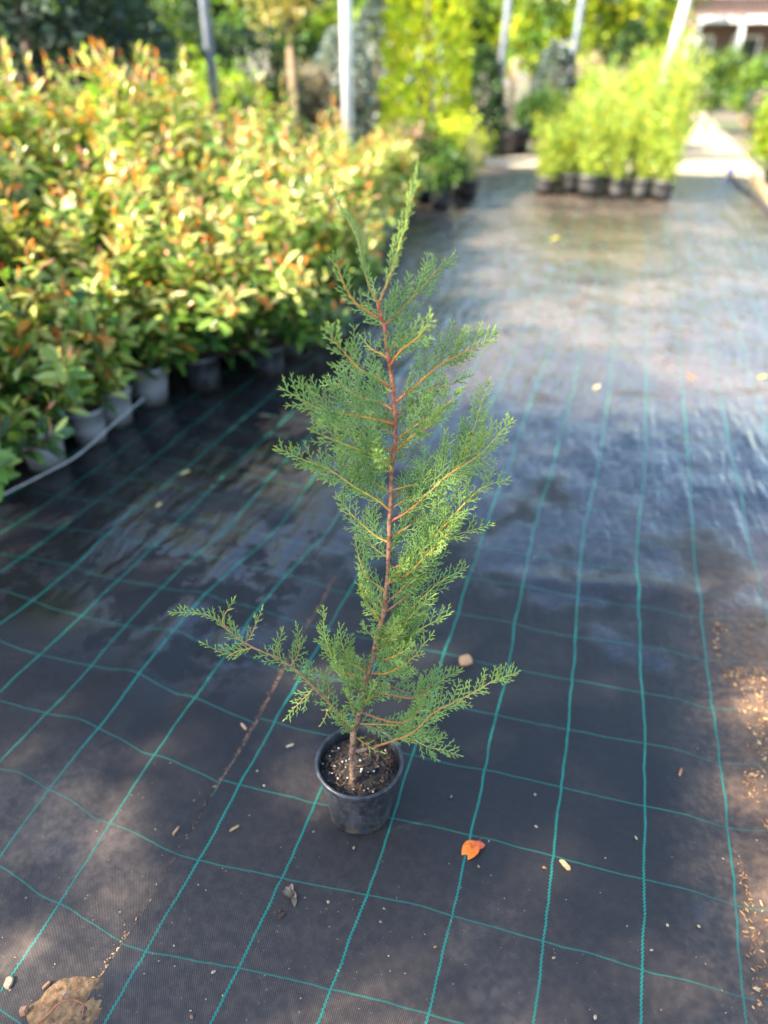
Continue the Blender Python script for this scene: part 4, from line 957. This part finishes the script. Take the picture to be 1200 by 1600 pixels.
for i, (u, v) in enumerate(PEB[::2] + PEB[1:40:4]):
    q = on_fabric(u, v); mb = MB(); s_ = random.choice([.0012, .0015, .0018, .002, .0026, .0034]); lump(mb, (0, 0, s_ * .5), s_, jit(random.choice([(.30, .19, .10), (.34, .24, .15), (.24, .12, .06), (.36, .29, .21)]), .2), (random.uniform(1, 1.8), 1, .7), i, Matrix.Rotation(random.uniform(0, 6.28), 3, 'Z'))
    tag(mb.build('crumb', M['bit'], None, True, q), 'tiny tan crumb scattered loose on the woven fabric', 'crumb', 'crumbs on the fabric')
# debris that nobody could count: litter on the right bank, along the seam and at the near edge
def litter(name, n, sampler, label, cols, smin, smax, long=(1, 3.5)):
    mb = MB()
    for i in range(n):
        x, y = sampler(); s_ = smin + (smax - smin) * random.random() ** 2.2
        lump(mb, (x, y, gz(x, y) + s_ * .25), s_, jit(random.choice(cols), .3), (random.uniform(*long), .7, .4), i, Matrix.Rotation(random.uniform(0, 6.28), 3, 'Z'))
    return tag(mb.build(name, M['bit']), label, 'debris', kind='stuff')
TAN = [(.50, .27, .10), (.42, .21, .08), (.56, .36, .17), (.30, .15, .07)]
def s_right():
    while True:
        x = .52 + abs(random.gauss(.13, .12)); y = random.uniform(.75, 2.1)
        if noise.noise(Vector((x * 7, y * 3, 2))) + .8 * noise.noise(Vector((x * 26, y * 20, 5))) > .05 and x < 1.3 and x > .52 + .05 * math.sin(y * 5): return x, y
litter('wood_litter', 2400, s_right, 'rust and tan wood litter strewn over the right edge of the fabric', TAN + [(.16, .08, .04), (.2, .1, .05)], .0008, .0046, (1, 2.2))
def s_seam():
    y = random.uniform(.5, 1.95) if random.random() < .15 else random.uniform(.98, 1.9); return SEAM(y) - .006 + random.gauss(0, .004), y
litter('seam_dirt', 900, s_seam, 'line of brown dirt and needles along the seam of the fabric', [(.16, .09, .055), (.24, .14, .09), (.10, .06, .04)], .0012, .0042, (1, 2.5))
def s_near():
    while True:
        x, y = random.uniform(-1.0, 1.1), random.uniform(.15, 1.05) ** 1.0
        if random.random() < 1.1 - y: return x, y
litter('fine_grit', 900, s_near, 'fine tan grit speckled over the near fabric', [(.45, .32, .2), (.36, .24, .15), (.55, .45, .33)], .0006, .0016, (1, 2))
def s_edge():
    y = random.uniform(.40, .60); return SEAM(y) - .004 + random.gauss(0, .006), y
litter('seam_grit', 160, s_edge, 'tan grit spilling up the seam from the clay clod', [(.42, .26, .13), (.5, .33, .18)], .0012, .003, (1, 2))
# clay clod with a root at the lower left
q = on_fabric(112, 1582); root = empty('clay_clod', q, 0, 'crumbly orange clay clod with a bent root at the lower left corner', 'clod'); mb = MB(); n_ = 44
for i in range(n_ + 1):
    for j in range(n_ + 1):
        x = (i / n_ - .5) * .20; y = (j / n_ - .5) * .20; r_ = math.hypot(x * 1.0, y * 1.1) / .085
        e = max(0, 1 - r_ ** 2 * (1 + .5 * noise.noise(Vector((x * 22, y * 22, 9))))); z = .017 * e ** .5 * (1 + .35 * noise.noise(Vector((x * 45, y * 45, 3)))) + .006 * e * noise.noise(Vector((x * 130, y * 130, 3))) - .006
        mb.vert((x, y, z))
for i in range(n_):
    for j in range(n_): mb.f.append((i * (n_ + 1) + j, (i + 1) * (n_ + 1) + j, (i + 1) * (n_ + 1) + j + 1, i * (n_ + 1) + j + 1))
mb.build('clay', M['clay'], root)
rt = MB(); rt.tube(smoothpath([on_fabric(58, 1600, .008) - q, on_fabric(75, 1585, .016) - q, on_fabric(95, 1566, .032) - q, on_fabric(115, 1562, .034) - q, on_fabric(130, 1570, .028) - q, on_fabric(128, 1590, .014) - q], 24), [.0024 - .0012 * i / 24 for i in range(24)], 6, (.34, .11, .05)); rt.build('root', M['twig'], root)
# black pipe with a blue cap on the far right edge
pp = MB(); P = [fz(Vector((1.53, 13.25, 0))), fz(Vector((1.56, 12.2, 0))), fz(Vector((1.66, 11.0, 0))), fz(Vector((1.70, 9.6, 0))), fz(Vector((1.72, 8.0, 0)))]
pipe = empty('irrigation_pipe', P[0] + UPZ * .03, 0, 'black pipe with a blue end along the far right edge of the walkway', 'pipe')
pp.tube(smoothpath([x + UPZ * .03 - pipe.location for x in P], 40), .028, 10); pp.build('pipe', M['black_hose'], pipe)
cb = MB(); cb.tube([Vector((-.002, .03, .035)), Vector((-.002, .12, .035)), Vector((-.002, .17, .035))], [.05, .05, .04], 14); cb.build('end_cap', M['blue'], pipe)
eb = MB(); eb.box((1.84, 6.5, -.05), (1.90, 13.4, .07)); tag(eb.build('edging_board', M['wood'], None, False), 'weathered edging board along the right side of the fabric', 'board')
